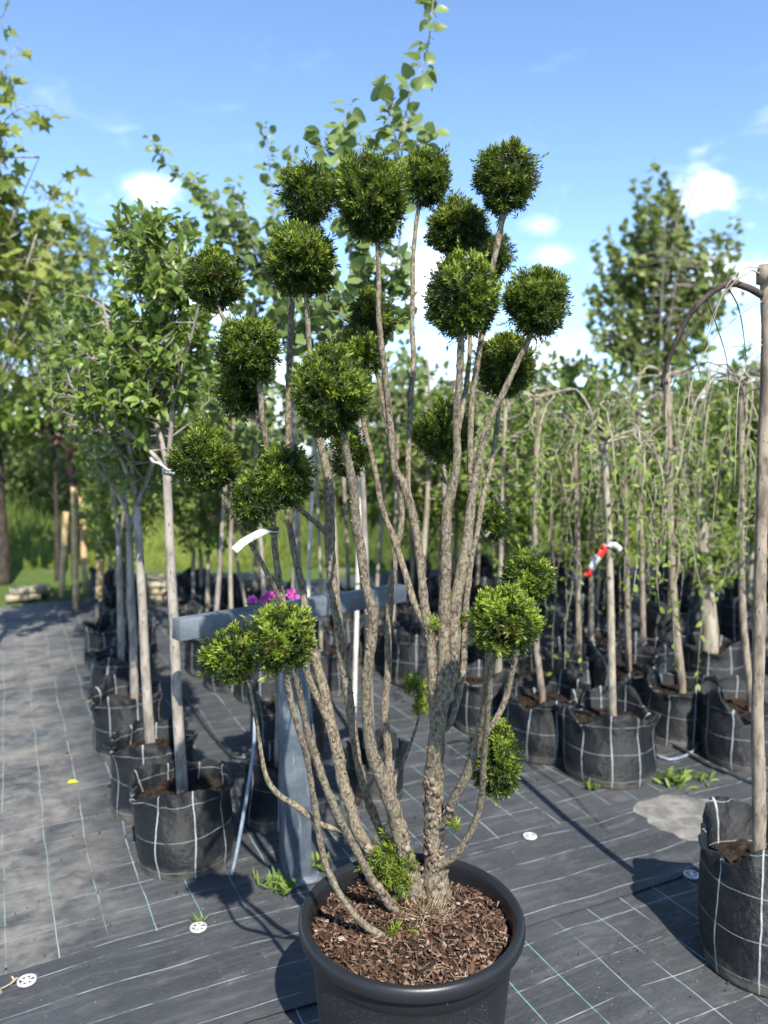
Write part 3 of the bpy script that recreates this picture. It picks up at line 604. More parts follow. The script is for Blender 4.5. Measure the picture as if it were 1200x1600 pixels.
for name, parent, ball, pts in STEMS:
    pts = np.array(pts, float); n = len(pts)
    if parent:
        PS = SP[parent]; i0 = np.argmin((PS[:, 0]-pts[0, 0])**2+(PS[:, 1]-pts[0, 1])**2); Y0 = PS[i0, 3]; pts[0, :2] = PS[i0, :2]
    else: Y0 = G(pts[0, 0], pts[0, 1], SOILZ-.012)[1]
    Y1 = BALLS[ball][4] if ball else Y0+.06
    L = np.concatenate([[0], np.cumsum(np.hypot(np.diff(pts[:, 0]), np.diff(pts[:, 1])))]); q = L/L[-1]
    Ys = Y0+(Y1-Y0)*q**1.0 + .015*np.sin(q*7+len(name)+sum(map(ord, name)))*np.sin(q*math.pi)
    P = np.array([W(a, b, y) for (a, b, _), y in zip(pts, Ys)])
    R = np.array([w*.42*mpp(p) for (_, _, w), p in zip(pts, P)])
    if ball:
        c = BC[ball][0]; P = np.vstack([P, P[-1]*.35+c*.65]); R = np.append(R, R[-1]*.6)
    Q = catmull(np.c_[P, R], .012); 
    rgs = np.random.default_rng(sum(map(ord, name))*3)
    Q[:, :3] += np.cumsum(rgs.normal(0, .0005, (len(Q), 3)), 0)*.5*np.sin(np.linspace(0, np.pi, len(Q)))[:, None]
    rad = Q[:, 3]*(1+.07*np.sin(np.arange(len(Q))*.9+rgs.uniform(0, 6))*rgs.uniform(0, 1, len(Q)))
    geo = Geo(); tube(geo, Q[:, :3], rad, 12 if rad.max() > .008 else 8, 5+len(name), .055)
    # pruning knots and bud scars
    for k in range(int(len(Q)*.4)):
        i = rgs.integers(2, len(Q)-2) if len(Q) > 6 else 1
        d = unit(rgs.normal(0, 1, 3)*np.array([1, 1, .4])); p = Q[i, :3]+d*rad[i]*.8
        tube(geo, np.array([p, p+d*rad[i]*rgs.uniform(.3, .6)+[0, 0, .002]]), [rad[i]*.32, rad[i]*.16], 6)
    o = part('stem', geo, M['yewbark'], yew)
    if name in ('s1', 's6', 's8', 's10', 's7', 's12', 's13'):
        fl = Geo(); T, U, V = frames(Q[:, :3])
        for k in range({'s1': 150, 's6': 50}.get(name, 30)):
            i = int(len(Q)*rgs.uniform(.01, .30)**1.15) if name == 's1' else int(len(Q)*rgs.uniform(.01, .2))
            a = rgs.uniform(0, 6.28); d = math.cos(a)*U[i]+math.sin(a)*V[i]
            p = Q[i, :3]+d*rad[i]*rgs.uniform(.97, 1.01); s = rgs.uniform(.005, .015)
            t2 = unit(T[i]+rgs.normal(0, .18, 3)); n2 = unit(d+rgs.normal(0, .10, 3)); s2 = np.cross(t2, n2)
            o4 = [p-t2*s-s2*s*.45, p-t2*s*.8+s2*s*.5, p+t2*s*.9+s2*s*.4+n2*.0016, p+t2*s-s2*s*.5+n2*.0012]
            lo = [x-n2*.0008 for x in o4]
            fl.add(o4+lo, np.array([[0, 1, 2, 3], [0, 4, 5, 1], [1, 5, 6, 2], [2, 6, 7, 3], [3, 7, 4, 0]]))
        part('peeling_bark', fl, M['flake'], o, False, 'stuff')
    h = np.array([(-1)]); px = np.array([pts[:, 0], pts[:, 1], pts[:, 2], Ys]).T
    dense = catmull(np.c_[px[:, 0], px[:, 1], px[:, 2], px[:, 3]], 6.0); SP[name] = dense
# small leafy sprigs on bare wood
def sprig(pxs, n, spread, new, Ls=.045, seed=1):
    rg = np.random.default_rng(seed); geo = Geo()
    for (x, y, Y) in pxs:
        p = W(x, y, Y); P = p+rg.normal(0, 1, (n, 3))*spread
        D = unit((P-p)*12+np.array([0, -.1, .5])+rg.normal(0, .45, (n, 3)))
        shoots(geo, P-D*.02, D, 18, rg.uniform(.7, 1.1, n)*Ls, rg, np.clip(rg.normal(new, .15, n), .1, 1), .019)
    return part('leafy_sprig', geo, M['yew'], yew, False)
y30 = SP['s30'][-1, 3]
sprig([(650, 1068, y30), (656, 1085, y30), (658, 1104, y30)], 14, .009, .9, .036, 3)
sprig([(640, 1068, y30)], 6, .008, .9, .036, 4)
by = G(628, 1392, SOILZ)[1]
sprig([(600, 1335, by-.06), (590, 1355, by-.07), (615, 1352, by-.07), (640, 1355, by-.06), (604, 1375, by-.08), (630, 1372, by-.07), (612, 1318, by-.05)], 12, .014, .7, .042, 5)
sprig([(616, 1456, G(616, 1468, SOILZ)[1])], 8, .006, .85, .026, 6); sprig([(644, 1462, G(644, 1470, SOILZ)[1])], 7, .006, .8, .026, 8)
sprig([(678, 975, 1.6)], 5, .006, .9, .03, 9); sprig([(727, 965, SP['s15'][len(SP['s15'])//3, 3])], 8, .010, .85, .034, 10)
sprig([(712, 1288, SP['s12'][10, 3])], 4, .005, .9, .024, 11)

# ------------------------------------------------------------------ woven grow bags
def bag_geo(c, r, h, seed, flare=.04, ragged=.03, soil=.82):
    rg = np.random.default_rng(seed); n = 56; a = np.arange(n+1)*2*np.pi/n; a[-1] = 2*np.pi
    ph = rg.uniform(0, 6.28, 12); am = rg.uniform(.4, 1, 12)
    def wr(aa, z): return (am[0]*.035*np.sin(2*aa+ph[0]+z*3)+am[1]*.02*np.sin(3*aa+ph[1]-z*5)+am[2]*.013*np.sin(5*aa+ph[2]+z*8)+am[3]*.010*np.sin(9*aa+ph[3]+z*14)*(.4+z))
    lean = rg.normal(0, .008, 2)
    zs = [0, .004, .02, .06, .14, .26, .40, .54, .66, .76, .84, .90, .95, 1.0]
    rs = [.86, .93, .965, .985, 1.0, 1.015, 1.015, 1.005, .99, .98, .985, 1.0+flare*.3, 1.0+flare*.7, 1+flare]
    rimh = ragged*(am[5]*np.sin(2*a+ph[5])+am[6]*np.sin(3*a+ph[6])+.6*am[7]*np.sin(5*a+ph[7])+.22*np.sin(9*a+ph[8])+.08*np.sin(17*a+ph[4]))
    v = []; co = []
    def row(z, k, thick=0.0):
        hz = z*h+rimh*max(0, (z-.72)/.28)**1.3
        crease = max(0, (z-.8)/.2)*(.012*np.sin(7*a+ph[9]+z*4)+.008*np.sin(13*a+ph[10]+z*9)+.005*np.sin(21*a+ph[11]-z*14))
        sag = 1+.035*am[4]*np.sin(z*5+ph[4]+a)
        rad = r*k*(1+wr(a, z)*(.5+z))*sag+crease-thick
        v.extend(np.stack([c[0]+lean[0]*z+rad*np.cos(a), c[1]+lean[1]*z+rad*np.sin(a), c[2]+hz], -1).tolist()); co.extend(np.stack([a*r+ph[0]*.1, hz+ph[1]*0.0, 0*a], -1).tolist())
    for z, k in zip(zs, rs): row(z, k)
    m = n+1
    # folded-over lip, then down the inside to the soil
    for z, k, t in ((1.012, 1+flare*.8, .004), (.985, 1+flare*.4, .010), (.93, 1, .012), (.86, .985, .012), (soil-.06, .97, .012)): row(z, k, t)
    rows = len(v)//m; i, j = np.meshgrid(np.arange(rows-1), np.arange(n), indexing='ij')
    f = np.stack([i*m+j, i*m+j+1, (i+1)*m+j+1, (i+1)*m+j], -1).reshape(-1, 4)
    g = Geo(); g.add(v, f, .5, co); g.ring = np.array(v[-m:-1])
    b = g.n; g.add([c], np.zeros((0, 3), np.int32)); g.f.append(np.array([[j+1, j, b] for j in range(n)], np.int32))
    return g
def soil_geo(c, r, z, seed, ring):
    rg = np.random.default_rng(seed); p = rg.uniform(0, 6, 4)
    zf = lambda x, y: z+.006*np.sin(x*40+p[0])*np.sin(y*37+p[1])+.004*np.sin(x*90+p[2]+y*70)
    n = len(ring); cc = ring[:, :2].mean(0); v = [[cc[0], cc[1], zf(cc[0], cc[1])]]; rings = 7
    for k in range(1, rings+1):
        q = cc+(ring[:, :2]-cc)*(k/rings)*.995; v += np.c_[q, zf(q[:, 0], q[:, 1])].tolist()
    g = Geo(); g.add(v, np.array([[0, 1+i, 1+(i+1) % n] for i in range(n)])); q4 = []
    for k in range(rings-1):
        b = 1+k*n; q4 += [[b+i, b+n+i, b+n+(i+1) % n, b+(i+1) % n] for i in range(n)]
    g.f.append(np.array(q4, np.int32)); r = r*.9
    for k in range(60):
        q = r*.9*math.sqrt(rg.uniform()); a = rg.uniform(0, 6.28); s = rg.uniform(.004, .012)
        b, f = chip_geo(rg, s*2, s*1.6, s); g.add(b@rot_rand(rg).T+np.array([c[0]+q*math.cos(a), c[1]+q*math.sin(a), z+.006]), f)
    return g
def make_bag(loc, r, h, seed, label, group=None, flare=.04, ragged=.03, soil=.82):
    t = thing('grow_bag', loc, label, 'grow bag', group)
    bw = bag_geo(loc, r, h, seed, flare, ragged, soil)
    part('bag_wall', bw, M['bag'], t)
    part('soil', soil_geo(loc, r*.965, loc[2]+h*(soil-.05), seed, bw.ring), M['soil'], t, False)
    return t
def gp(px, py, r):                                        # centre of a round base whose near edge is seen at px, py
    p = G(px, py); d = unit(p[:2]); return np.array([p[0]+d[0]*r, p[1]+d[1]*r, -.004])
Lb = {}
for k, (px, py, r, h, lab, fl, rag) in dict(
    L1=(290, 1380, .168, .30, 'black grow bag with dusty base standing closest to the grey rail post', .02, .022),
    L2=(240, 1287, .165, .30, 'second grow bag of the row that starts by the grey rail post', .03, .02),
    L3=(203, 1193, .165, .30, 'third grow bag of the row that starts by the grey rail post', .03, .025),
    L4=(192, 1117, .165, .30, 'fourth grow bag of the row that starts by the grey rail post', .03, .02),
    L5=(176, 1052, .17, .30, 'fifth grow bag of the row that starts by the grey rail post', .03, .03),
    RF=(1186, 1560, .168, .365, 'tall black grow bag with folded flaps, nearest neighbour of the black pot', .03, .024),
    R1=(950, 1234, .205, .30, 'black grow bag with trunk tied with red and white tape', .03, .04),
    R2=(845, 1196, .195, .30, 'black grow bag between the taped-trunk bag and the yew', .03, .04),
    R3=(1060, 1172, .175, .30, 'black grow bag just behind the weeds, by the sandy patch', .03, .03),
    R4=(1160, 1209, .185, .31, 'black grow bag with crumpled pleat next to the weeds and hose', .03, .04),
    R5=(1112, 1084, .19, .27, 'black grow bag holding the thick pale pruned trunk', .02, .02),
    C1=(452, 1212, .165, .33, 'crumpled shiny black grow bag behind the grey rail post', .03, .06),
    C2=(588, 1264, .115, .23, 'small black bag with silvery folds right behind the yew pot', .05, .05),
    C3=(655, 1076, .22, .33, 'wide black grow bag past the end of the grey rail', .03, .03),
    C4=(757, 1152, .16, .30, 'black grow bag behind the low yew balls, next to the bag row with weeping trees', .03, .03),
).items():
    c = gp(px, py, r); Lb[k] = c
    make_bag(c, r, h, sum(map(ord, k))+3, lab, None, fl, rag, .80 if k != 'L1' else .84)
TOPZ = dict(L1=.258, L2=.25, L3=.25, L4=.25, L5=.25, RF=.30, R1=.25, R2=.25, R3=.25, R4=.26, R5=.225, C1=.27, C2=.19, C3=.275, C4=.25)

# ------------------------------------------------------------------ generic trees
def path_px(pts, Y, Y1=None):
    n = len(pts); Y1 = Y if Y1 is None else Y1
    return np.array([W(a, b, Y+(Y1-Y)*i/max(1, n-1)) for i, (a, b) in enumerate(pts)])
def wood(geo, P, r0, r1, sides=8, step=.05, seed=0, rough=.03):
    Q = catmull(P, step); tube(geo, Q, np.linspace(r0, r1, len(Q)), sides, seed, rough); return Q
def twig_crown(rg, roots, c, R, n_tw, leaf, per, size, wr, tpl, lg, bg, up=.25, hollow=.25, r0=.004, droop=.0, tintmul=1.0, stepb=.08):
    """thin twigs from the limbs to points inside an ellipsoid, leaves along their outer part"""
    roots = np.asarray(roots)
    for i in range(n_tw):
        d = unit(rg.normal(0, 1, 3)); e = c+d*R*rg.uniform(hollow, 1.0)**.6
        cand = roots[rg.integers(0, len(roots), 12)]; lower = cand[cand[:, 2] < e[2]+.05]
        cand = lower if len(lower) else cand
        b = cand[np.argmin(np.linalg.norm(cand-e, axis=1))]
        mid = (b+e)/2+rg.normal(0, .04, 3)+np.array([0, 0, -up*.1*np.linalg.norm(e-b)])
        e2 = e+np.array([0, 0, up*.12-droop])
        Q = catmull(np.array([b, mid, e, e2]), stepb)
        tube(bg, Q, np.linspace(r0, .0010, len(Q)), 4, 0, 0, cap=False)
        t = rg.uniform(.25, 1, per); idx = t*(len(Q)-1); lo = np.minimum(idx.astype(int), len(Q)-2)
        P = Q[lo]+(Q[lo+1]-Q[lo])*(idx-lo)[:, None]
        T = unit(Q[lo+1]-Q[lo])
        D = unit(T*.45+rg.normal(0, .75, (per, 3))+np.array([0, 0, -.12]))
        Nn = unit(np.array([0, -.15, .85])+rg.normal(0, .55, (per, 3)))
        s = size*rg.uniform(.6, 1.2, per)
        scatter(lg, P+D*.004, D, Nn, s, s*wr, np.clip(rg.beta(2, 2.3, per)*tintmul, 0, 1), tpl)
def finish_tree(name, base, label, trunk_geo, bark, br_geo, br_mat, leaf_geo, leaf_mat, cat='tree', group=None):
    t = thing(name, base, label, cat, group)
    part('trunk', trunk_geo, bark, t)
    if br_geo is not None and br_geo.n: part('branches', br_geo, br_mat, t)
    if leaf_geo is not None and leaf_geo.n: part('crown', leaf_geo, leaf_mat, t, False, 'stuff')
    return t
# --- young leafy trees in the left row
def row_tree(key, trunk_px, w, limbs, crowns, label, seed, Ybase, name='young_leafy_tree', leafm='apple', size=.042, bark='greybark', tm=1.0):
    rg = np.random.default_rng(seed); b = Lb[key]+np.array([0, 0, TOPZ[key]]) if key else np.array(Ybase)
    Y = b[1]; tg = Geo(); k = Y/FPX
    P = np.array([W(x, y, Y) for x, y in trunk_px]); P = np.vstack([b+np.array([P[0][0]-b[0], 0, -.06]) if abs(P[0][0]-b[0]) < .12 else b-[0, 0, .06], P])
    Q = wood(tg, P, w*.5*k*1.12, w*.5*k*.8, 10, .04, seed)
    bg = Geo(); roots = []
    for lm in limbs:
        Y1 = Y+rg.uniform(-.18, .18); LQ = path_px([l[:2] for l in lm], Y, Y1); LQ[0] = Q[-1] if abs(lm[0][1]-trunk_px[-1][1]) < 8 else LQ[0]
        q = wood(bg, LQ, lm[0][2]*.5*k, .003, 7, .05, seed); roots.append(q[1:])
    roots = np.concatenate(roots) if roots else Q[-3:]
    lg = Geo()
    for (cx, cy, rx, ry, ntw, per) in crowns:
        c = W(cx, cy, Y+.05); R = np.array([rx*k, min(rx*k, .42)*1.0, ry*k])
        twig_crown(rg, roots, c, R, ntw, None, per, size, .62, LEAF, lg, bg, .4, .2, .0035, 0, tm)
    return finish_tree(name, P[0], label, tg, M[bark], bg, M[bark], lg, M[leafm], group=None)
row_tree('L1', [(285, 1235), (277, 1100), (272, 980), (266, 860), (262, 775), (262, 735)], 17,
   [[(262, 735, 9), (250, 680, 0), (232, 620, 0), (228, 560, 0), (222, 480, 0), (205, 400, 0), (195, 350, 0)], [(262, 735, 8), (268, 660, 0), (270, 600, 0), (272, 520, 0), (262, 440, 0), (245, 370, 0)],
    [(262, 728, 8), (235, 705, 0), (205, 680, 0), (180, 662, 0), (155, 650, 0)], [(268, 640, 5), (290, 560, 0), (310, 480, 0), (315, 430, 0)], [(230, 600, 5), (205, 560, 0), (175, 530, 0), (160, 470, 0)]],
   [(250, 450, 78, 110, 85, 19), (225, 600, 90, 95, 80, 18), (285, 560, 55, 110, 45, 18), (195, 370, 16, 42, 10, 12), (243, 365, 18, 40, 10, 14), (160, 620, 50, 60, 26, 16)],
   'young leafy tree with white-tied fork growing in the bag by the rail post', 21, None)
row_tree('L2', [(237, 1190), (228, 1060), (222, 930), (216, 830), (214, 790)], 15,
   [[(214, 790, 9), (205, 720, 0), (195, 640, 0), (185, 540, 0), (180, 450, 0)], [(214, 790, 8), (240, 720, 0), (255, 640, 0), (258, 580, 0)], [(212, 770, 7), (180, 700, 0), (140, 640, 0), (110, 600, 0)]],
   [(175, 600, 88, 120, 90, 17), (230, 700, 60, 85, 50, 17), (130, 560, 70, 110, 50, 16)],
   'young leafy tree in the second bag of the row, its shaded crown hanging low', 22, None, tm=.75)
row_tree('L3', [(211, 1120), (208, 1000), (204, 900), (202, 830)], 13,
   [[(202, 830, 8), (190, 740, 0), (170, 640, 0), (150, 540, 0)], [(202, 830, 7), (220, 760, 0), (235, 700, 0)], [(200, 800, 6), (150, 720, 0), (110, 660, 0)]],
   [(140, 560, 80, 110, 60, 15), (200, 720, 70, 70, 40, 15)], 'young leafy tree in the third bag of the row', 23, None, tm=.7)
row_tree('L4', [(190, 1060), (188, 950), (186, 850)], 11, [[(186, 850, 7), (175, 760, 0), (150, 660, 0), (120, 580, 0)], [(186, 850, 6), (200, 760, 0)]],
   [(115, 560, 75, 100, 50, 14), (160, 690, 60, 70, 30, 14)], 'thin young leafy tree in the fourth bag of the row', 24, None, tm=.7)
# white tie round the fork
def ribbon(pts, w, nrm, mat, tubs=None):
    g = Geo(); P = catmull(np.asarray(pts, float), .008); T = unit(np.gradient(P, axis=0)); S = unit(np.cross(T, np.asarray(nrm, float)))
    N2 = np.cross(S, T); n = len(P); th = .0006
    v = np.concatenate([P-S*w/2+N2*th, P+S*w/2+N2*th, P+S*w/2-N2*th, P-S*w/2-N2*th])
    f = []
    for i in range(n-1):
        for a, b in ((0, 1), (1, 2), (2, 3), (3, 0)): f.append([a*n+i, b*n+i, b*n+i+1, a*n+i+1])
    f += [[0, n, 2*n, 3*n], [n-1, 2*n-1, 3*n-1, 4*n-1]]
    g.add(v, np.array(f)); return g
Y = Lb['L1'][1]
def loop_tie(c, r, h, turns=2, seed=0):
    rg = np.random.default_rng(seed); t = np.linspace(0, turns*2*np.pi, 40)
    return np.c_[c[0]+r*np.cos(t), c[1]+r*np.sin(t), c[2]+h*np.sin(t*.5+1)+rg.normal(0, .001, 40)]
tie = thing('tree_tie', W(262, 738, Y), 'crumpled white tie knotted round the leafy tree fork', 'tree tie')
g = Geo(); tube(g, loop_tie(W(264, 736, Y), .019, .008, 3), .0042, 6, 1, .15); part('knot', g, M['white'], tie)
g = Geo(); tube(g, catmull(np.array([W(264, 736, Y-.02), W(250, 724, Y-.03), W(240, 722, Y-.02), W(236, 716, Y)]), .01), .005, 6, 2, .2); part('loose_end', g, M['white'], tie)

# --- redbuds with long leafy shoots behind the yew
def leaf_mesh(kind, seed):
    rg = np.random.default_rng(seed)
    if kind == 'round':
        a = np.linspace(-math.pi, math.pi, 15)[:-1]
        r = .5*(1+.10*np.cos(a)); x = .48+r*np.cos(a)*(1+.22*np.exp(-(a/.45)**2)); x[0] = .12; y = r*np.sin(a)*.98
    else:
        a = np.linspace(-math.pi, math.pi, 22, endpoint=False); lobes = np.array([.10, .45, .62, .40, .58, .80, .50, .46, .86, .60, .62, 1.0, .62, .60, .86, .46, .50, .80, .58, .40, .62, .45])*.56
        x = .42+lobes*np.cos(a); y = lobes*np.sin(a)
    z = rg.uniform(.1, .45)*np.abs(y)-.22*x*x+rg.normal(0, .008, len(x))
    v = np.vstack([[[.45, 0, -.035]], np.c_[x, y, z]]); n = len(x)
    v[:, 0] += .28                                         # leaf stalk in front of the blade
    curl = rg.uniform(-.7, .5); v[:, 2] += curl*(v[:, 0]-.5)**2+rg.uniform(-.2, .2)*v[:, 1]*v[:, 0]
    t = rg.uniform(.1, .9); g = Geo(); g.add(v, np.array([[0, 1+i, 1+(i+1) % n] for i in range(n)]), t)
    tube(g, np.array([[-.06, 0, .02], [.15, 0, .03], [.40, 0, v[0, 2]]]), .014, 4, 0, 0, t)
    return g
def leaf_objs(parent, mats_meshes, P, D, Nn, size, rg):
    org = Vector(ORI[parent.name])
    for p, d, n, s in zip(P, D, Nn, size):
        x = Vector(d).normalized(); y = Vector(n).cross(x).normalized(); z = x.cross(y)
        o = bpy.data.objects.new('leaf', mats_meshes[rg.integers(len(mats_meshes))]); COL.objects.link(o); o.parent = parent
        o.matrix_local = Matrix.Translation(Vector(p)-org) @ Matrix((x, y, z)).transposed().to_4x4() @ Matrix.Scale(s, 4)
def leaf_set(kind, mat, n=7, seed=0):
    r = []
    for i in range(n):
        me = leaf_mesh(kind, seed+i).mesh(kind+'_leaf', smooth=True); me.materials.append(mat); r.append(me)
    return r
ROUNDS = leaf_set('round', M['redbud'], 8, 1); MAPLES = leaf_set('maple', M['maple'], 7, 40)
def shoot_leaves(rg, Q, n, t0=.1, side=.55):
    t = np.linspace(t0, 1, n)+rg.uniform(-.02, .02, n); t = np.clip(t, 0, 1); idx = t*(len(Q)-1); lo = np.minimum(idx.astype(int), len(Q)-2)
    P = Q[lo]+(Q[lo+1]-Q[lo])*(idx-lo)[:, None]; T = unit(Q[lo+1]-Q[lo])
    sgn = np.where(np.arange(n) % 2, 1, -1)[:, None]; ax = unit(rg.normal(0, 1, (n, 3))*np.array([.5, .6, .2])+sgn*np.array([1, 0, 0]))
    D = unit(T*.35+ax*side+np.array([0, 0, -.25])+rg.normal(0, .3, (n, 3)))
    Nn = unit(np.array([0, -.55, .6])+rg.normal(0, .5, (n, 3)))
    return P+D*.002, D, Nn
def redbud(label, base, trunk_px, w, shoots_px, crowns, Y, seed, size, objs):
    rg = np.random.default_rng(seed); k = Y/FPX
    t = thing('round_leaved_tree', base, label, 'tree')
    tg = Geo(); P = np.vstack([base, [W(x, y, Y) for x, y in trunk_px]]); Q = wood(tg, P, w*.5*k*1.1, w*.5*k*.5, 9, .05, seed); part('trunk', tg, M['greybark'], t)
    lg = Geo(); bg = Geo(); roots = [Q[len(Q)//2:]]
    for pts, nl, asobj in shoots_px:
        S = catmull(path_px(pts, Y, Y+rg.uniform(-.15, .15)), .04); tube(bg, S, np.linspace(.0055, .0016, len(S)), 6, seed, .02); roots.append(S)
        P_, D_, N_ = shoot_leaves(rg, S, nl, .38 if asobj else .3)
        s_ = size*rg.uniform(.45, 1.2, nl)*np.linspace(1.1, .85, nl)
        if asobj: leaf_objs(t, ROUNDS, P_, D_, N_, s_, rg)
        else: scatter(lg, P_, D_, N_, s_, s_, np.clip(rg.beta(2, 2, nl), 0, 1), ROUND)
    for (cx, cy, rx, ry, ntw, per) in crowns:
        twig_crown(rg, np.concatenate(roots), W(cx, cy, Y), np.array([rx*k, min(rx*k, .35), ry*k]), ntw, None, per, size, .95, ROUND, lg, bg, .3, .1, .003)
    part('branches', bg, M['greybark'], t)
    part('crown', lg, M['redbud'], t, False, 'stuff')
    return t
Y = 3.15
redbud('tree with round leaves on whippy shoots rising above the yew balls', np.array([W(583, 1215, Lb['C2'][1])[0], Lb['C2'][1], .15]),
  [(578, 1100), (572, 900), (566, 740), (560, 600), (556, 500)], 12,
  [([(570, 560), (605, 480), (624, 380), (627, 250), (640, 150), (665, 90), (675, 20), (680, -40)], 74, True), ([(627, 300), (622, 240), (612, 190), (597, 128)], 40, True),
   ([(556, 500), (545, 380), (530, 260), (535, 200), (548, 165)], 46, True), ([(545, 350), (520, 260), (502, 205)], 32, True), ([(626, 280), (650, 232), (676, 205)], 24, True), ([(530, 280), (560, 240), (566, 212)], 22, True),
   ([(570, 560), (610, 510), (645, 470)], 16, True), ([(560, 520), (620, 420), (635, 385)], 14, True)],
  [(500, 480, 60, 70, 18, 10), (560, 420, 50, 70, 12, 9), (440, 520, 45, 40, 8, 9), (610, 470, 35, 50, 6, 9)], Y, 31, .060, True)
Y2 = 4.3
redbud('slender leafy tree arching over the young leafy trees, seen behind the upper yew balls', np.array([W(468, 1000, Y2)[0], Y2, .0]),
  [(465, 900), (462, 780), (458, 650), (450, 560)], 14,
  [([(450, 560), (440, 430), (425, 300), (415, 195)], 60, True), ([(450, 560), (420, 440), (380, 360), (320, 300), (270, 265), (235, 218)], 84, True), ([(420, 440), (370, 380), (330, 310), (300, 280)], 34, True), ([(445, 400), (450, 300), (456, 232)], 30, True),
   ([(450, 560), (490, 470), (520, 400)], 20, False), ([(430, 470), (400, 400), (372, 310), (370, 280)], 34, True)],
  [(395, 430, 70, 80, 26, 11), (340, 360, 60, 60, 16, 10), (455, 500, 60, 70, 16, 10), (440, 380, 50, 60, 12, 10)], Y2, 32, .056, True)

# --- near right weeping tree and its row
def arch(top, az, reach, rise, drop, rg, n=14, wob=.10):
    t = np.linspace(0, 1, n); r = reach*np.sin(t*np.pi/2)**.85; z = rise*np.sin(np.pi*np.minimum(t*1.05, 1))*1.0 - drop*t**2.4
    d = np.array([math.cos(az), math.sin(az)]); s = np.array([-d[1], d[0]]); w = np.cumsum(rg.normal(0, wob/6, n))
    return np.c_[top[0]+d[0]*r+s[0]*w, top[1]+d[1]*r+s[1]*w, top[2]+z]
def weeping(label, base, trunk, r0, arcs, seed, bark='wandbark', tb='brownbark', leaves=30, leafm='hornbeam', group=None, lsize=.035, twigs=3, darkarch=False):
    rg = np.random.default_rng(seed); t = thing('weeping_tree', base, label, 'weeping tree', group)
    tg = Geo(); Q = wood(tg, trunk, r0*1.08, r0*.85, 10, .03, seed, .04)
    top = Q[-1]; tube(tg, np.array([top-[0, 0, .03], top, top+[0, 0, .018]]), [r0*1.2, r0*1.35, r0*.9], 9, 1, .1)
    # leaf-scar rings
    part('trunk', tg, M[tb], t)
    lg = Geo()
    for (az, reach, rise, drop, rad) in arcs:
        bg = Geo(); A = arch(top, az, reach, rise, drop, rg); A = catmull(A, .03); tube(bg, A, np.linspace(rad, rad*.28, len(A)), 7, 3, .03)
        for k in range(twigs):
            i = int(len(A)*rg.uniform(.2, .85)); az2 = az+rg.normal(0, .8)
            B = catmull(arch(A[i], az2, reach*rg.uniform(.25, .6), rise*rg.uniform(.1, .5), drop*rg.uniform(.35, .95), rg, 9), .04)
            tube(bg, B, np.linspace(rad*.5, .0012, len(B)), 5, 4, .02)
            if leaves:
                n = rg.integers(3, 4+leaves//3); P_, D_, N_ = shoot_leaves(rg, B, n, .3); s_ = lsize*rg.uniform(.6, 1.2, n); scatter(lg, P_, D_, N_, s_, s_*.6, rg.uniform(.2, 1, n), LEAF)
        if leaves:
            n = leaves//2; P_, D_, N_ = shoot_leaves(rg, A, n, .45); s_ = lsize*rg.uniform(.6, 1.2, n); scatter(lg, P_, D_, N_, s_, s_*.6, rg.uniform(.2, 1, n), LEAF)
        part('branch', bg, M[bark], t)
    if lg.n: part('crown', lg, M[leafm], t, False, 'stuff')
    return t
b = Lb['RF']; Y = 2.03; base = np.array([W(1187, 1360, Y)[0], Y, TOPZ['RF']-.05])
tr = np.array([base, W(1186, 1250, Y), W(1184, 1100, Y), W(1188, 900, Y), W(1193, 700, Y), W(1198, 560, Y), W(1197, 450, Y), W(1196, 425, Y)])
rf = weeping('weeping tree with brown trunk and dark arching limb in the tall folded bag', base, tr, .0165, [(1.1, .35, .06, .7, .006), (.1, .5, .1, .6, .008), (-.9, .45, .1, .6, .008)], 51, 'brownbark', 'brownbark', 0, twigs=2)
g = Geo(); A = catmull(np.array([W(1193, 462, Y), W(1165, 448, Y), W(1140, 443, Y), W(1115, 455, Y), W(1085, 482, Y), W(1062, 520, Y), W(1046, 560, Y), W(1033, 605, Y+.02)]), .015)
tube(g, A, np.linspace(.0095, .0045, len(A)), 9, 2, .05)
for pts, r in (([(1135, 447), (1152, 475), (1160, 510), (1166, 560)], .0022), ([(1102, 463), (1120, 510), (1135, 560), (1140, 610)], .002), ([(1060, 525), (1085, 560), (1095, 590)], .0016)):
    q = catmull(path_px(pts, Y, Y+.1), .03); tube(g, q, np.linspace(r, .001, len(q)), 5)
part('branch', g, M['darkbark'], rf, label='thick dark arching branch')
g = Geo()
for pts, r in (([(1196, 432), (1175, 422), (1150, 438), (1128, 462), (1115, 500), (1100, 540)], .0042), ([(1196, 420), (1165, 418), (1140, 440), (1120, 480), (1105, 515)], .003), ([(1192, 470), (1172, 480), (1140, 505), (1110, 535), (1080, 600), (1072, 680)], .003),
               ([(1193, 530), (1170, 540), (1130, 545), (1110, 570), (1098, 660)], .0025), ([(1195, 535), (1170, 560), (1155, 600), (1150, 680), (1148, 760)], .0025)):
    q = catmull(path_px(pts, Y, Y-.08), .03); tube(g, q, np.linspace(r*.65, .0009, len(q)), 6, 3, .05)
part('branch', g, M['wandbark'], rf)
def ring_arcs(rg, n, reach, rise, drop, rad): return [(i*2*np.pi/n+rg.uniform(-.3, .3), reach*rg.uniform(.45, 1.45), rise*rg.uniform(.3, 1.6), drop*rg.uniform(.45, 1.25), rad*rg.uniform(.8, 1.2)) for i in range(n)]
rg = np.random.default_rng(77)
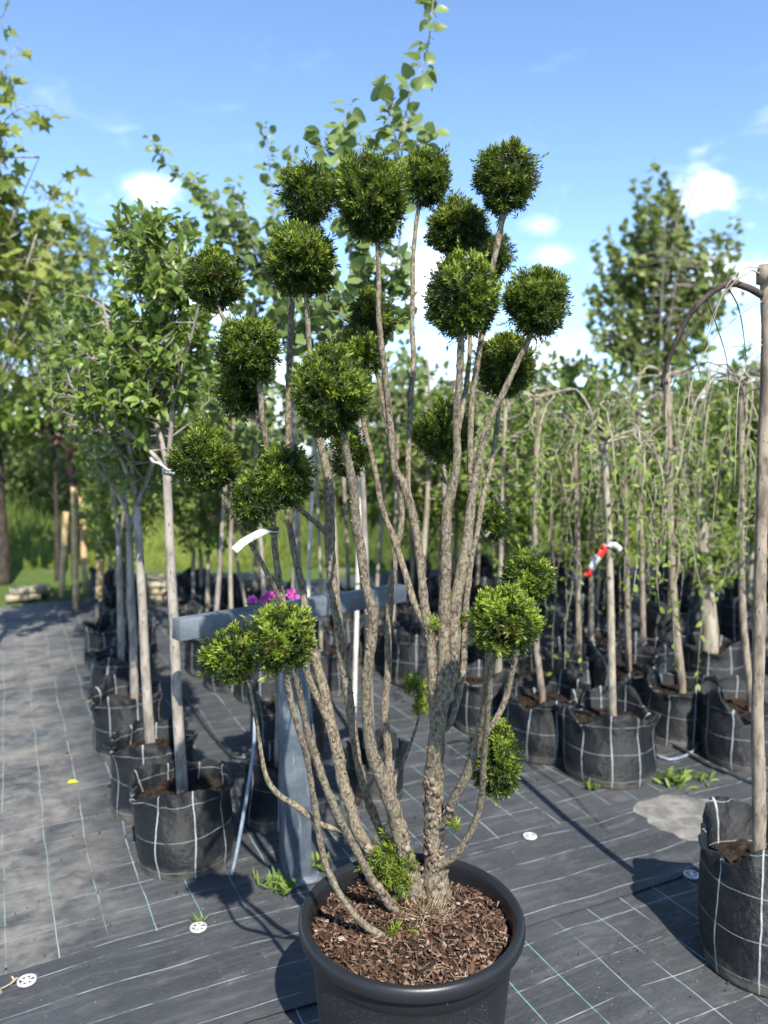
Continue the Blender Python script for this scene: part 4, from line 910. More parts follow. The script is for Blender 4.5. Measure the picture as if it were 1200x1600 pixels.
for key, pts, w, lab, n, reach, rise, drop, lv in (
   ('R1', [(957, 1115), (955, 1000), (952, 850), (947, 760), (944, 695)], 12, 'weeping tree with thin pale trunk carrying the red and white tape', 9, .30, .17, .60, 34),
   ('R2', [(847, 1085), (838, 1000), (836, 850), (838, 720), (839, 622)], 10, 'weeping tree with bare fountain of twigs in the bag between tape and yew', 9, .30, .06, .55, 30),
   ('R3', [(1066, 1070), (1056, 980), (1048, 850), (1045, 700), (1042, 590)], 12, 'weeping tree with brown trunk in the bag behind the sandy patch', 10, .36, .10, .75, 36),
   ('R4', [(1174, 1095), (1162, 980), (1158, 850), (1158, 720), (1158, 600)], 11, 'weeping tree with slim trunk in the pleated bag by the hose', 10, .34, .12, .8, 36)):
    Y = Lb[key][1]; bb = np.array([W(*pts[0], Y)[0], Y, TOPZ[key]-.05]); P = np.vstack([bb, [W(x, y, Y) for x, y in pts]])
    weeping(lab, bb, P, w*.5*Y/FPX, ring_arcs(rg, n, reach, rise, drop, .0045), 60+ord(key[1]), leaves=lv, tb='wandbark' if key in ('R1',) else 'brownbark', twigs=3)
# thick pruned trunk
Y = Lb['R5'][1]; bb = np.array([W(1108, 1000, Y)[0], Y, TOPZ['R5']-.05]); tg = Geo(); rg = np.random.default_rng(81)
wood(tg, np.array([bb, W(1108, 985, Y), W(1102, 900, Y), (W(1094, 800, Y)), W(1086, 735, Y)]), .056, .022, 12, .05, 3, .04)
bg = Geo(); lg = Geo(); roots = []
for pts, r in (([(1098, 870), (1080, 820), (1060, 760), (1045, 680)], .01), ([(1095, 800), (1115, 765), (1135, 700), (1140, 620)], .012), ([(1104, 940), (1130, 905), (1160, 880)], .008), ([(1102, 920), (1075, 890), (1050, 870)], .008), ([(1088, 745), (1085, 690), (1080, 600)], .012)):
    roots.append(wood(bg, path_px(pts, Y, Y+rg.uniform(-.3, .3)), r, .003, 7, .06))
for q in ((1090, 700, 85, 120, 80, 15), (1110, 860, 80, 70, 46, 14)): twig_crown(rg, np.concatenate(roots), W(q[0], q[1], Y), np.array([q[2]*Y/FPX, .35, q[3]*Y/FPX]), q[4], None, q[5], .05, .65, LEAF, lg, bg)
finish_tree('leafy_tree', bb, 'leafy tree with thick pale yellowish trunk cut off at the top', tg, M['wandbark'], bg, M['wandbark'], lg, M['hornbeam'])
# pale thick trunk behind ball on the right (bag C4) and trunk in the wide bag C3
for key, pts, w, lab, seed in (('C4', [(778, 1050), (781, 960), (784, 850), (786, 740), (790, 640)], 13, 'slim tree with pale trunk standing behind the low yew balls', 83),
                               ('C3', [(664, 1000), (660, 900), (668, 780), (672, 660), (668, 560)], 12, 'slim tree in the wide bag past the end of the grey rail', 84)):
    rg = np.random.default_rng(seed); Y = Lb[key][1]; bb = np.array([W(*pts[0], Y)[0], Y, TOPZ[key]-.05]); tg = Geo(); k = Y/FPX
    Q = wood(tg, np.vstack([bb, [W(x, y, Y) for x, y in pts]]), w*.5*k, w*.2*k, 9, .05, seed); bg = Geo(); lg = Geo()
    twig_crown(rg, Q[len(Q)//2:], W(pts[-1][0], 690, Y), np.array([.28, .28, .40]), 46, None, 12, .045, .65, LEAF, lg, bg)
    finish_tree('leafy_tree', bb, lab, tg, M['wandbark'], bg, M['wandbark'], lg, M['hornbeam'])

# --- rows of bagged trees behind, built once per kind and copied
PROTO = []
def proto_leafy(seed, h, cw, leafm, nt, per, size, cb):
    rg = np.random.default_rng(seed); base = np.array([0., 0, .18]); tg = Geo()
    Q = wood(tg, np.array([[0, 0, .16], [rg.normal(0, .02), rg.normal(0, .02), .8], [rg.normal(0, .03), rg.normal(0, .03), h*.75], [rg.normal(0, .05), 0, h]]), .019, .006, 8, .08, seed)
    bg = Geo(); lg = Geo(); roots = [Q[len(Q)//3:]]
    for i in range(7):
        b = Q[rg.integers(len(Q)//3, len(Q)-4)]; a = rg.uniform(0, 6.28); e = b+np.array([math.cos(a)*cw*.6, math.sin(a)*cw*.6, h*.22]); roots.append(wood(bg, np.array([b, (b+e)/2+[0, 0, -.03], e]), .007, .002, 5, .08))
    twig_crown(rg, np.concatenate(roots), np.array([0, 0, (cb+h)/2]), np.array([cw, cw, (h-cb)/2+.05]), nt, None, per, size, .66, LEAF, lg, bg, .4, .1, .003)
    return tg, bg, lg
def add_proto(name, seed, h, cw, leafm, nt, per, size, cb, bark, label, group, loc, rz):
    tg, bg, lg = proto_leafy(seed, h, cw, leafm, nt, per, size, cb)
    t = thing(name, (0, 0, 0), label, 'tree', group); part('trunk', tg, M[bark], t); part('branches', bg, M[bark], t); part('crown', lg, M[leafm], t, False, 'stuff')
    t.location = loc; t.rotation_euler = (0, 0, rz); return t
LB_BAG = 'black grow bag in the crowded rows behind the weeping trees'; GR_BAG = 'grow bags crowded behind the weeping trees'
LB_TR = 'leafy young tree in the crowded bag rows behind the weeping trees'; GR_TR = 'leafy trees in the crowded bag rows'
rgp = np.random.default_rng(91); spots = []
for Yr, x0, x1, st in ((4.75, .75, 3.0, .62), (5.5, .3, 3.6, .60), (6.4, .55, 4.2, .62), (7.4, .2, 5.0, .66)):
    x = x0
    while x < x1:
        if not (abs(Yr-Lb['R5'][1]) < .4 and abs(x-Lb['R5'][0]) < .4): spots.append((x+rgp.normal(0, .06), Yr+rgp.normal(0, .07), {4.75: 'first', 5.5: 'second', 6.4: 'third', 7.4: 'fourth'}[Yr]))
        x += st
bagp = None; trp = []
for i, (x, y, rown) in enumerate(spots):
    LB_BAG = 'black grow bag in the %s crowded row behind the weeping trees' % rown; GR_BAG = 'grow bags of the %s crowded row' % rown
    LB_TR = 'leafy young tree in the %s crowded bag row behind the weeping trees' % rown; GR_TR = 'leafy trees of the %s crowded row' % rown
    s = rgp.uniform(.9, 1.12)
    if i < 3:
        o = make_bag(np.array([0., 0, -.004]), .19, .30, 200+i, LB_BAG, GR_BAG, .03, .045); o.location = (x, y, -.004); o.rotation_euler = (0, 0, rgp.uniform(0, 6)); PROTO.append(o)
        trp.append(add_proto('leafy_tree', 210+i, [1.75, 1.95, 1.6][i], [.30, .33, .36][i], 'hornbeam', 165, 13, .055, .62, ['brownbark', 'wandbark', 'greybark'][i], LB_TR, GR_TR, (x, y, -.01), rgp.uniform(0, 6)))
    else:
        copy_thing(PROTO[i % 3], (x, y, -.004), rgp.uniform(0, 6.28), s, LB_BAG, GR_BAG)
        copy_thing(trp[i % 3], (x, y, -.01), rgp.uniform(0, 6.28), rgp.uniform(.85, 1.1)*(1.0 if y < 6 else 1.12), LB_TR, GR_TR)
# two more weeping trees with bare wands among the rows
for k, (px, py, topy, Y) in enumerate(((905, 1035, 660, 4.35), (1005, 1040, 640, 4.5), (982, 1070, 700, 4.15))):
    rg = np.random.default_rng(120+k); b0 = np.array([W(px, py, Y)[0], Y, .2]); bag = make_bag(np.array([b0[0], Y, -.004]), .18, .29, 300+k, 'black grow bag of a weeping tree just behind the taped-trunk bag', 'bags of the weeping trees behind the taped trunk', .03, .04)
    P = np.array([b0, W(px-3, (py+topy)/2, Y), W(px-8, topy, Y)])
    weeping('weeping tree in the crowded bag rows behind the taped trunk', b0, P, .016, ring_arcs(rg, 7, .36, .12, .75, .0045), 130+k, leaves=26, group='weeping trees behind the taped trunk', twigs=3)

# --- centre rows: whips with canes behind the grey rail
LB_W = 'slender pale-trunked young tree in the dense rows beyond the grey rail'; GR_W = 'whips beyond the grey rail'
LB_WB = 'dark grow bag holding a slender pale-trunked tree beyond the grey rail'; GR_WB = 'bags of whips beyond the grey rail'
def whip(x, y, h, lean, r, seed, first=None):
    rg = np.random.default_rng(seed); tg = Geo()
    wood(tg, np.array([[x, y, .15], [x+lean*.4+rg.normal(0, .01), y, h*.4], [x+lean*.8, y+rg.normal(0, .02), h*.75], [x+lean, y, h]]), r, r*.55, 7, .08, seed, .03)
    bg = Geo(); lg = Geo(); c = np.array([x+lean, y, h]); roots = np.array([[x+lean*q, y, h*q] for q in np.linspace(.7, 1, 6)])
    twig_crown(rg, roots, c+[0, 0, .1], np.array([.25, .25, .42]), 26, None, 10, .055, .8, ROUND, lg, bg, .3, .1, .0028)
    return finish_tree('potted_whip', (x, y, .15), LB_W, tg, M['wandbark'] if seed % 3 else M['greybark'], bg, M['greybark'], lg, M['redbud'] if seed % 2 else M['far'], group=GR_W)
rgw = np.random.default_rng(140)
for i, (px, Y) in enumerate(((332, 4.9), (362, 4.6), (392, 5.2), (412, 4.4), (500, 4.5), (528, 5.1), (585, 5.3), (612, 5.0), (640, 5.8), (300, 5.8), (348, 6.4), (455, 6.1), (545, 6.3), (690, 6.0), (720, 5.2), (745, 6.4))):
    x = W(px, 900, Y)[0]; whip(x, Y, rgw.uniform(1.55, 1.9), rgw.normal(0, .07), rgw.uniform(.012, .02), 150+i)
    copy_thing(PROTO[i % 3], (x, Y, -.004), rgw.uniform(0, 6.28), .92, LB_WB, GR_WB)
for i, (px, y0, y1, Y, lab) in enumerate(((558, 1062, 560, 3.75, 'white cane leaning behind the middle yew stems'), (482, 990, 640, 4.7, 'white cane standing between the whips beyond the rail'))):
    g = Geo(); a = W(px-6, y0, Y); a[2] = .0; b = W(px+10, y1, Y); tube(g, np.linspace(a, b, 12), .012, 9, i, .015)
    t = thing('support_cane', a, lab, 'plant cane'); part('shaft', g, M['cane'], t)
    g = Geo(); q = a+(b-a)*.42; tube(g, loop_tie(q, .0135, .004, 2), .0025, 5); part('green_tie', g, M['weed'], t)
# yellow peeled stakes and cross rail far along the row
for i, (px0, py0, px1, py1, Y, w) in enumerate(((153, 952, 160, 780, 5.9, 12), (118, 920, 116, 760, 6.7, 10), (132, 880, 128, 770, 7.4, 10), (95, 905, 103, 800, 7.2, 9))):
    g = Geo(); a = W(px0, py0, Y); a[2] = min(a[2], .0); b = W(px1, py1, Y); tube(g, np.linspace(a, b, 10), w*.5*Y/FPX, 9, i, .02)
    solo('wooden_stake', g, M['stake'], 'yellow peeled wooden stake driven in far along the bag row', 'stake', 'peeled stakes along the bag row', a)
g = Geo(); a = W(100, 806, 7.4); b = W(205, 804, 6.6); d = unit(b-a); Rm = np.stack([d, np.cross([0, 0, 1], d), [0, 0, 1]], 1); box(g, (a+b)/2, (np.linalg.norm(b-a)/2, .02, .03), Rm)
cr = thing('cross_rail', W(150, 905, 7.0), 'dark wooden cross rail fixed between the peeled stakes', 'rail'); part('rail', g, M['darkbark'], cr, False)
for q in (.1, .9):
    p = a+(b-a)*q; g = Geo(); tube(g, np.array([[p[0], p[1]+.04, -.02], [p[0], p[1]+.04, p[2]+.03]]), .025, 8); part('post', g, M['darkbark'], cr)
# further bags of the left row
rgl = np.random.default_rng(160)
for i, (x, y) in enumerate(((-1.72, 5.1), (-1.98, 5.75), (-2.25, 6.4), (-2.55, 7.1), (-1.3, 5.6), (-1.5, 6.3), (-1.75, 7.0), (-1.05, 6.2))):
    copy_thing(PROTO[i % 3], (x, y, -.004), rgl.uniform(0, 6.28), rgl.uniform(.85, 1.0), 'far dusty grow bag continuing the row of young leafy trees', 'far bags of the leafy tree row')
    copy_thing(trp[i % 3], (x, y, -.01), rgl.uniform(0, 6), rgl.uniform(.95, 1.1), 'far leafy tree continuing the row of young leafy trees', 'far trees of the leafy tree row')

# --- tall maple at the edge with lobed leaves, purple-leaved tree, old trunk
def big_tree(name, label, base, h, r, crown, seed, leafm, bark, ntw, per, size, wr=.8, extra=(), tpl=LEAF, up=.4, cat='tree', limbs=9, hollow=.2, ang=.8):
    rg = np.random.default_rng(seed); tg = Geo(); base = np.asarray(base, float)
    Q = wood(tg, np.array([base-[0, 0, .05], base+[rg.normal(0, .02), 0, h*.35], base+[rg.normal(0, .05), rg.normal(0, .05), h*.7], base+[rg.normal(0, .08), 0, h]]), r, r*.18, 10, .12, seed, .04)
    bg = Geo(); lg = Geo(); roots = [Q[len(Q)//3:]]
    for i in range(limbs):
        b = Q[int(len(Q)*rg.uniform(.3, .85))]; a = rg.uniform(0, 6.28); L = rg.uniform(.35, .6)*h*(1-(b[2]-base[2])/h*.5)
        e = b+np.array([math.cos(a)*math.sin(ang*.7), math.sin(a)*math.sin(ang*.7), math.cos(ang*.7)])*L; roots.append(wood(bg, np.array([b, b+(e-b)*.5+[0, 0, -.06*L], e]), r*.3, r*.06, 6, .12))
    for c, R, q in crown: twig_crown(rg, np.concatenate(roots), np.asarray(c, float), np.asarray(R, float), int(ntw*q), None, per, size, wr, tpl, lg, bg, up, hollow, .005, stepb=.15)
    t = finish_tree(name, base, label, tg, M[bark], bg, M[bark], lg, M[leafm], cat)
    for pts, Y, n, s in extra:
        S = catmull(path_px(pts, Y, Y+.1), .06); g = Geo(); tube(g, S, np.linspace(.007, .002, len(S)), 6, 1, .02); part('branch', g, M[bark], t)
        P_, D_, N_ = shoot_leaves(rg, S, n, .12); leaf_objs(t, MAPLES, P_, D_, N_, s*rg.uniform(.6, 1.15, n), rg)
    return t
c = W(-60, 480, 4.6); b = np.array([c[0]-.1, 4.6, 0.])
big_tree('maple_tree', 'maple with yellow-green lobed leaves leaning in beyond the walkway', b, 3.0, .035, [(W(-10, 480, 4.6), (.42, .45, .65), .8), (W(60, 420, 4.9), (.36, .4, .42), .8), (W(-60, 250, 4.6), (.3, .4, .8), .6)], 171, 'maple', 'greybark', 62, 11, .085, .85,
   extra=(([(-70, 330), (-30, 200), (0, 120), (28, 70)], 4.3, 24, .12), ([(-60, 300), (-20, 220), (30, 170), (72, 165)], 4.3, 22, .12), ([(-70, 260), (-20, 120), (2, 30)], 4.4, 22, .12), ([(40, 420), (70, 330), (100, 272)], 4.4, 14, .12), ([(-60, 330), (-10, 280), (12, 215)], 4.3, 16, .12)), tpl=ROUND)
c = W(5, 880, 8.0)
big_tree('old_tree', 'old tree with stout dark trunk standing in the grass beyond the walkway', (W(2, 880, 8.0)[0], 8.0, -.02), 3.6, .10, [(W(-10, 560, 8.0), (.9, .8, .9), 1.0), (W(40, 640, 7.8), (.5, .5, .35), .5)], 172, 'apple', 'darkbark', 95, 13, .10, .7)
big_tree('purple_leaved_tree', 'small tree with dull purple leaves between the young leafy trees and the old tree', (W(88, 860, 8.2)[0], 8.2, -.02), 2.4, .03, [(W(95, 610, 8.2), (.55, .5, .75), 1.0)], 173, 'redleaf', 'darkbark', 90, 12, .085, .7)
big_tree('feathery_tree', 'feathery pale green tree rising behind the purple-leaved one', (W(120, 860, 9.6)[0], 9.6, -.02), 3.6, .05, [(W(120, 460, 9.6), (.95, .8, 1.15), 1.0), (W(40, 420, 9.8), (.9, .8, 1.0), .8)], 174, 'far', 'darkbark', 110, 15, .115, .5)
# --- broad open tree against the sky on the other side
Yf = 9.5
big_tree('open_crowned_tree', 'tall open-crowned tree standing against the sky beyond the weeping trees', (W(1020, 800, Yf)[0], Yf, -.02), 4.2, .06, [(W(x_, y_, Yf), (rx_, .3, rz_), q_) for x_, y_, rx_, rz_, q_ in ((1008, 380, .20, 1.25, .34), (1035, 420, .20, 1.15, .32), (962, 450, .16, 1.0, .22), (930, 480, .14, .85, .16), (985, 480, .24, 1.0, .30), (1070, 450, .24, .95, .30), (1105, 460, .24, .85, .26), (1140, 420, .2, .6, .14), (1020, 560, .8, .4, .34))], 175, 'far', 'greybark', 165, 12, .088, .9, tpl=ROUND, up=1.2, limbs=14, hollow=.03, ang=.45)
# --- trees closing the view between the rows and the field
LB_H = 'round leafy tree in the distant line behind the bag rows'; GR_H = 'distant line of leafy trees'
rgh = np.random.default_rng(180); hp = []
for i, (px, Y, top) in enumerate(((640, 10.5, 640), (700, 11.5, 590), (770, 10.8, 600), (830, 11.2, 590), (900, 10.6, 560), (960, 11.0, 600), (1060, 10.8, 590), (1130, 10.4, 560), (1190, 10.6, 600), (540, 11.5, 690), (1250, 11, 580), (600, 13.5, 560))):
    x = W(px, 800, Y)[0]; h = W(px, top, Y)[2]
    if i < 2:
        hp.append((big_tree('hedge_tree', LB_H, (0, 0, -.02), 2.2, .05, [((0, 0, 1.35), (.75, .7, .95), 1.0)], 181+i, ['hornbeam', 'far'][i], 'greybark', 190, 12, .11, .75), 2.3)); o = hp[i][0]; o['group'] = GR_H
        o.location = (x, Y, -.02); o.scale = (1, 1, h/2.3)
    else:
        o = copy_thing(hp[i % 2][0], (x, Y, -.02), rgh.uniform(0, 6.28)); o.scale = (1, 1, h/2.3)

for i, (px, Y, top) in enumerate(((20, 12.5, 640), (62, 13.2, 660), (105, 12.2, 650), (150, 13.0, 640), (195, 12.4, 655), (245, 13.4, 640), (300, 12.8, 665), (350, 13.6, 660), (400, 13.0, 672))):
    o = copy_thing(hp[(i+1) % 2][0], (W(px, 800, Y)[0], Y, -.02), rgh.uniform(0, 6.28), 1, 'sunlit bushy tree at the back of the meadow behind the stakes', 'bushy trees at the back of the meadow'); o.scale = (.95, .95, W(px, top, Y)[2]/2.3)
# ------------------------------------------------------------------ grey rail on its post
rail = thing('support_rail', (-.306, 2.55, 0), 'blue-grey painted rail on a square post standing behind the yew', 'rail')
pb = G(462, 1374); Yp = pb[1]+.03; px_w = .047
g = Geo(); ztop = W(465, 985, Yp)[2]; x0 = W(462, 1374, Yp)[0]; x1 = W(468, 985, Yp)[0]
Rz = np.array(Matrix.Rotation(.35, 3, 'Z'))
box(g, (x0, Yp, ztop/2-.01), (px_w, .045, ztop/2+.01), Rz); pst = part('post', g, M['steel'], rail, False)
bev = pst.modifiers.new('bevel', 'BEVEL'); bev.width = .004; bev.segments = 2
a = W(275, 984, 2.38); b = W(628, 926, 3.05); d = unit(b-a); s = unit(np.cross([0, 0, 1], d)); u = np.cross(d, s)
# the beam passes just over the post head
tq = (x0-a[0])/(b[0]-a[0]); yat = a[1]+(b[1]-a[1])*tq
g = Geo(); box(g, (a+b)/2, (np.linalg.norm(b-a)/2, .028, .034), np.stack([d, s, u], 1)); bm = part('beam', g, M['steel'], rail, False)
bev = bm.modifiers.new('bevel', 'BEVEL'); bev.width = .004; bev.segments = 2
pm = a+(b-a)*tq
g = Geo(); box(g, (x0, (pm[1]+Yp)/2, pm[2]-.05), (.03, abs(pm[1]-Yp)/2+.045, .018)); part('bracket', g, M['steel'], rail, False)
g = Geo(); box(g, (x0, Yp, .004), (.075, .075, .006), Rz); part('foot_plate', g, M['steel'], rail, False)
for k in (-1, 1):
    g = Geo(); p = a+(b-a)*(tq+.02*k); tube(g, np.array([p-s*.026, p-s*.036])+u*.012*k, .008, 6); part('bolt', g, M['frame'], rail, False)

# ------------------------------------------------------------------ tapes and tags
Yt = BALLS['b19'][4]+.02; j = np.argmin(np.abs(SP['s19'][:, 1]-828)); st = SP['s19'][j]; ps = W(st[0], st[1], st[3])
tg_ = thing('plant_tag', ps, 'white plastic strip tag looped round a yew stem', 'plant tag')
q = [ps+[0, -.009, 0], W(417, 829, 1.56), W(400, 836, 1.50), W(382, 846, 1.46), W(366, 860, 1.44)]
part('strip', ribbon(q, .015, (.12, -.95, .3), None), M['white'], tg_)
g = Geo(); tube(g, loop_tie(ps, st[2]*.5*mpp(ps)+.002, .003, 1.05), .0032, 6); part('loop', g, M['white'], tg_)
g = Geo()
for dz in (.004, -.004): tube(g, loop_tie(ps+[0, 0, dz], st[2]*.5*mpp(ps)+.0035, .002, 1.0), .0016, 6)
part('loop_clasp', g, M['hose'], tg_)
Y = Lb['R1'][1]; p0 = W(951, 852, Y)
tp = thing('marking_tape', p0, 'red and white marking tape tied round the thin pale trunk', 'tape')
g = Geo(); tube(g, loop_tie(p0, .020, .006, 2), .004, 6, 1, .1); part('knot', g, M['white'], tp)
part('tape_end', ribbon([p0+[0, -.02, 0], W(960, 851, Y-.03), W(971, 860, Y-.03)], .024, (0, -1, .2), None), M['white'], tp)
segs = [W(946, 853, Y-.03), W(938, 866, Y-.04), W(929, 879, Y-.04), W(921, 893, Y-.04), W(917, 901, Y-.04)]
for i, (s0, s1, mm) in enumerate(((0, .34, 'red'), (.34, .74, 'white'), (.74, 1, 'red'))):
    P = catmull(np.array(segs), .004); n = len(P); part('tape_band', ribbon(P[int(n*s0):max(int(n*s1), int(n*s0)+3)+1], .032, (.2, -1, .2), None), M[mm], tp)

# ------------------------------------------------------------------ small things on the mats
def pin(px, py, lab, grp=None):
    c = G(px, py, .012); z = hgt(c[0], c[1])+.0145
    t = thing('mat_pin', (c[0], c[1], z), lab, 'mat pin', grp); g = Geo(); n = 28; a = np.arange(n)*2*np.pi/n
    def ann(r0, r1, h):
        v = np.concatenate([np.c_[c[0]+r*np.cos(a), c[1]+r*np.sin(a), np.full(n, z+zz)] for r, zz in ((r0, 0), (r0, h), (r1, h*.8), (r1, -.002))])
        f = [[k*n+i, k*n+(i+1) % n, (k+1)*n+(i+1) % n, (k+1)*n+i] for k in range(3) for i in range(n)]; g.add(v, np.array(f))
    ann(.0185, .0255, .003); ann(.0005, .0085, .004)
    for k in range(6):
        q = k*math.pi/3; R = np.array(Matrix.Rotation(q, 3, 'Z')); box(g, np.array([c[0], c[1], z+.001])+R@np.array([.0135, 0, 0]), (.0065, .0036, .0014), R)
    part('washer', g, M['white'], t, False)
    g = Geo(); tube(g, np.array([[c[0], c[1], z+.003], [c[0], c[1], z+.008]]), [.006, .004], 10); part('nail_head', g, M['frame'], t)
pin(42, 1530, 'white slotted mat washer beside a dry yellow twig'); pin(310, 1450, 'white mat washer with a grass tuft growing through it')
pin(828, 1307, 'white slotted mat washer on the seam right of the yew pot'.replace(' right of', ' beside')); pin(1080, 1366, 'white mat washer by the shadow of the tall folded bag')
def weed(px, py, n, size, lab, cat='weed', seed=0, tall=.6, mat='weed', tpl=LEAF, wr=.35, spread=.02):
    rg = np.random.default_rng(seed); c = G(px, py, .008); g = Geo(); c[2] = hgt(c[0], c[1])+.004
    P = c+np.c_[rg.normal(0, spread, n), rg.normal(0, spread, n), np.zeros(n)]
    D = np.c_[rg.normal(0, .7, n), rg.normal(0, .7, n), rg.uniform(tall*.4, tall*1.6, n)]
    s = size*rg.uniform(.5, 1.2, n); scatter(g, P, D, np.array([[0, -.3, 1.]])+rg.normal(0, .3, (n, 3)), s, s*wr, rg.uniform(0, 1, n), tpl)
    t = thing('weed', c, lab, cat); part('leaves', g, M[mat], t, False)
    g = Geo(); 
    for i in range(4): e = c+np.array([rg.normal(0, spread), rg.normal(0, spread), size*.5*tall]); tube(g, np.array([c-[0, 0, .006], e]), [.0015, .0008], 5)
    part('stalk', g, M[mat], t)
weed(312, 1444, 26, .045, 'small grass tuft sprouting through a mat washer', seed=1, tpl=BLADE, wr=.06, spread=.006, tall=1)
weed(440, 1385, 34, .055, 'leafy green weed at the foot of the grey post', seed=2, tall=.8); weed(418, 1378, 18, .05, 'thin pale weed next to the leafy one at the grey post', seed=12, wr=.2, tall=1.2)
weed(1052, 1222, 46, .06, 'spreading green weed tuft at the edge of the sandy patch', seed=3, tall=.5, spread=.035); weed(1098, 1218, 20, .05, 'smaller weed beside the hose near the sandy patch', seed=4, tall=.6, spread=.02)
weed(927, 1230, 16, .04, 'tiny weed at the base of the taped-trunk bag', seed=5, tall=.7, spread=.015)
weed(496, 1352, 24, .045, 'low weed between the grey post and the black pot', seed=6, tall=.9)
for i, (px, py, lab) in enumerate(((105, 1223, 'bright yellow fallen leaf lying on the dusty walkway'), (136, 1096, 'small yellow leaf lying further along the walkway'))):
    g = Geo(); c = G(px, py, .01); c[2] = hgt(c[0], c[1])+.006; scatter(g, c[None], np.array([[1, .3, .12]]), np.array([[0, -.2, 1.]]), .045, .034, .7, LEAF); solo('fallen_leaf', g, M['yellow'], lab, 'leaf')
g = Geo(); c = W(262, 1137, Lb['L2'][1]-.15); rg = np.random.default_rng(3)
g = Geo(); c = G(16, 1536, .01); P = catmull(np.array([G(-8, 1545, .012), G(8, 1538, .016), G(22, 1530, .02), G(26, 1524, .03)]), .01); P[:, 2] += hgt(P[:, 0], P[:, 1]); tube(g, P, .0022, 6, 1, .1)
n = 8; scatter(g, P[rg.integers(0, len(P), n)], rg.normal(0, 1, (n, 3))*[1, 1, .3], rg.normal(0, .3, (n, 3))+[0, 0, 1], .018, .008, .8, LEAF); solo('dry_twig', g, M['straw'], 'dry yellow twig lying on the mat by a white washer', 'twig')
rg = np.random.default_rng(205); gc = Geo()
for i in range(1100):
    if i < 450: x, y = rg.uniform(-1.3, 1.5), rg.uniform(1.2, 3.4)
    else:
        bk = list(Lb.values())[rg.integers(len(Lb))]; a_ = rg.uniform(0, 6.28); q_ = .17+abs(rg.normal(0, .09)); x, y = bk[0]+q_*math.cos(a_), bk[1]+q_*math.sin(a_)
    s_ = rg.uniform(.001, .004)*(1.8 if rg.uniform() < .06 else 1); b_, f_ = chip_geo(rg, s_*2.2, s_*1.5, s_*.8); gc.add(b_@rot_rand(rg).T+np.array([x, y, float(hgt(x, y))+.0085]), f_, rg.uniform())
o = part('spilled_mulch', gc, M['chip'], None, False); tag(o, 'crumbs of spilled soil and bark on the mats', 'debris', None, 'stuff')
# hoses
def hose(pts, r, mat, lab, lift=.006):
    P = np.array([G(x, y, .006) for x, y in pts]); P = catmull(P, .03); P[:, 2] = hgt(P[:, 0], P[:, 1])+r+lift
    g = Geo(); tube(g, P, r, 8); solo('drip_hose', g, M[mat], lab, 'hose', org=P[0])
hose([(1020, 1150), (1060, 1172), (1100, 1195), (1150, 1215), (1210, 1240)], .008, 'hose', 'black drip hose running past the weeds and the pleated bag')
hose([(1022, 1182), (1045, 1190), (1075, 1182), (1090, 1168), (1091, 1158)], .006, 'pipe', 'short pale hose end curling beside the bag row')
hose([(285, 1085), (310, 1120), (345, 1165), (368, 1185), (400, 1180), (420, 1160), (395, 1130)], .007, 'hose', 'black drip hose looping between the leafy tree row and the post')
p0 = G(362, 1368, .0); P = catmull(np.array([p0, W(372, 1320, p0[1]+.02), W(386, 1240, p0[1]+.05), W(396, 1175, p0[1]+.08), W(398, 1120, p0[1]+.12)]), .03)
g = Geo(); tube(g, P, .0065, 8); solo('drip_pipe', g, M['pipe'], 'thin blue-grey pipe rising beside the bag at the rail post', 'pipe', org=p0)

# pink flowering plant behind the rail
Yk = 2.95; c = W(428, 960, Yk); kp = thing('flowering_plant', (c[0], Yk, 0), 'pink flowering plant peeping over the grey rail', 'flowering plant'); rg = np.random.default_rng(190)
g = Geo(); tube(g, catmull(np.array([[c[0], Yk, .2], [c[0]+.01, Yk, .5], [c[0], Yk, c[2]-.06]]), .05), .009, 7, 1, .05); part('stem', g, M['brownbark'], kp)
lg = Geo(); n = 420; d = unit(rg.normal(0, 1, (n, 3))); P = c+[0, 0, -.03]+d*np.array([.13, .10, .085])*rg.uniform(.4, 1, (n, 1)); scatter(lg, P, d+rg.normal(0, .4, (n, 3)), rg.normal(0, .4, (n, 3))+[0, 0, 1], .035, .014, rg.uniform(0, .6, n), LEAF); part('foliage', lg, M['apple'], kp, False)
for (px, py) in ((396, 938), (413, 936), (420, 930), (432, 931), (455, 928), (460, 934)):
    g = Geo(); q = W(px, py, Yk-.05); n = 12; d = unit(rg.normal(0, 1, (n, 3))+[0, -.4, .3]); scatter(g, q+d*.003, d, rg.normal(0, 1, (n, 3)), .022, .018, rg.uniform(0, 1, n), ROUND); part('blossom', g, M['pink'], kp, False)
make_bag(np.array([c[0], Yk, -.004]), .13, .24, 195, 'small black bag of the pink flowering plant, half hidden by the rail post', None, .03, .03)

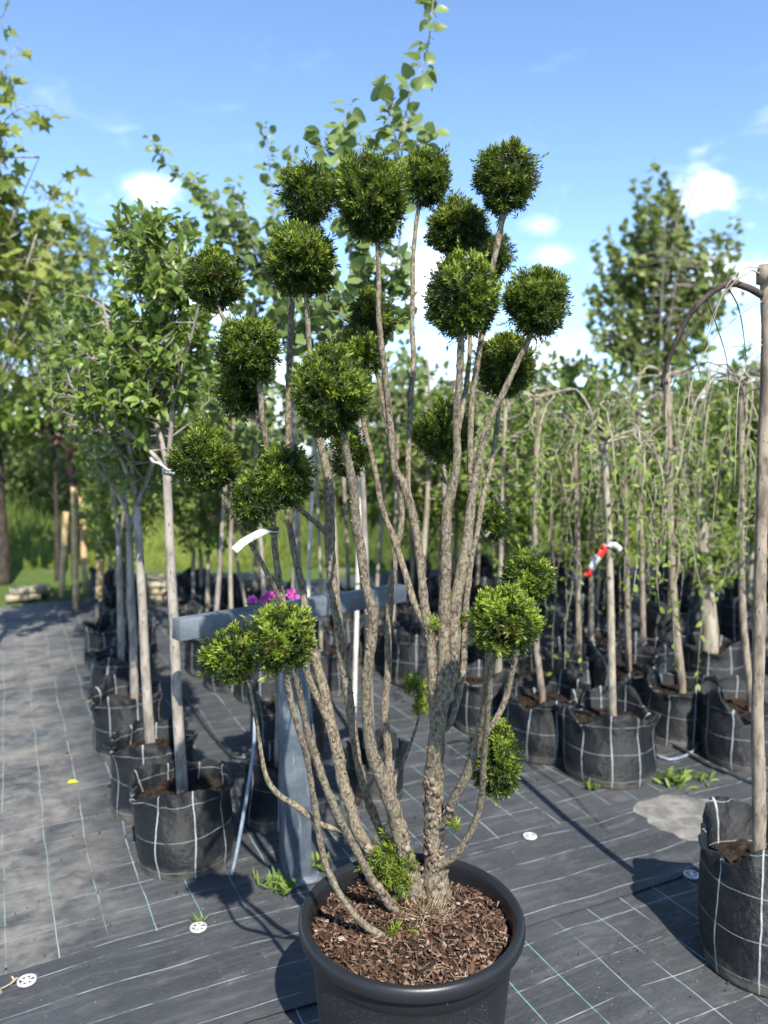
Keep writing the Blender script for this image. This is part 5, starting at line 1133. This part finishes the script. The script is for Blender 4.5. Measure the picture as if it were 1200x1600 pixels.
# ------------------------------------------------------------------ far ground: timber, grass, greenhouse
def planks(c, rot, n, L, lab, seed):
    rg = np.random.default_rng(seed); t = thing('timber_stack', c, lab, 'timber stack')
    for i in range(n):
        R = np.array(Matrix.Rotation(rot+rg.normal(0, .02), 3, 'Z')); g = Geo(); lay, k = divmod(i, 3)
        box(g, np.array(c)+R@np.array([rg.normal(0, .04), (k-1)*.17+rg.normal(0, .01), .03+lay*.062]), (L/2, .075, .0295), R); part('plank', g, M['timber'], t, False)
c = G(300, 930); planks((c[0], c[1], -.01), .12, 9, 1.5, 'stack of pale sawn planks beyond the whip rows', 1)
c = G(38, 930); planks((c[0], c[1], -.01), .5, 4, .30, 'short pale timber offcuts piled at the end of the walkway', 2)
rg = np.random.default_rng(200); n = 52000
yy = 9.0+rg.uniform(0, 1, n)**1.6*26; xx = rg.uniform(-.62, .50, n)*yy*1.0
gz = Geo(); P = np.c_[xx, yy, np.full(n, -.03)]; hh = rg.uniform(.25, .75, n)*(.8+.4*np.sin(xx*1.3)*np.sin(yy*.9))*np.clip((yy-8.6)*.5, .3, 1)
scatter(gz, P, np.c_[rg.normal(0, .28, n), rg.normal(0, .28, n), np.ones(n)], np.c_[rg.normal(0, .4, n), -np.ones(n), rg.normal(0, .2, n)], hh, .018+.0014*yy, np.clip(rg.beta(2, 2, n)*.55+.35*np.sin(xx*.9+1)*np.sin(yy*.5)+.1, 0, 1), BLADE)
o = part('meadow_grass', gz, M['grass'], None, False); tag(o, 'tall bright green meadow grass beyond the nursery rows', 'grass', None, 'stuff')
gh = thing('greenhouse', (-4.5, 46, 0), 'long low pale greenhouse far across the meadow', 'greenhouse'); 
g = Geo(); 
for k in range(8):
    x = -12+k*2.0
    for a_, b_ in (((x, 46), (x+1.96, 46)),): box(g, (x+.98, 46, 1.05), (.97, .03, 1.05))
part('wall', g, M['glass'], gh, False)
g = Geo(); v = [[-12.3, 45.6, 2.12], [4.3, 45.6, 2.12], [4.3, 48.5, 3.0], [-12.3, 48.5, 3.0], [-12.3, 51.4, 2.12], [4.3, 51.4, 2.12]]; v2 = [[a, b, c-.08] for a, b, c in v]
g.add(v+v2, np.array([[0, 1, 2, 3], [3, 2, 5, 4], [6, 9, 8, 7], [9, 10, 11, 8], [0, 6, 7, 1], [4, 5, 11, 10]])); part('roof', g, M['glass'], gh, False)
for k in range(9):
    g = Geo(); box(g, (-12+k*2.0-.02, 45.94, 1.06), (.05, .05, 1.06)); part('post', g, M['frame'], gh, False)
g = Geo(); box(g, (-4, 45.57, 2.08), (8.3, .04, .09)); part('gutter', g, M['frame'], gh, False)
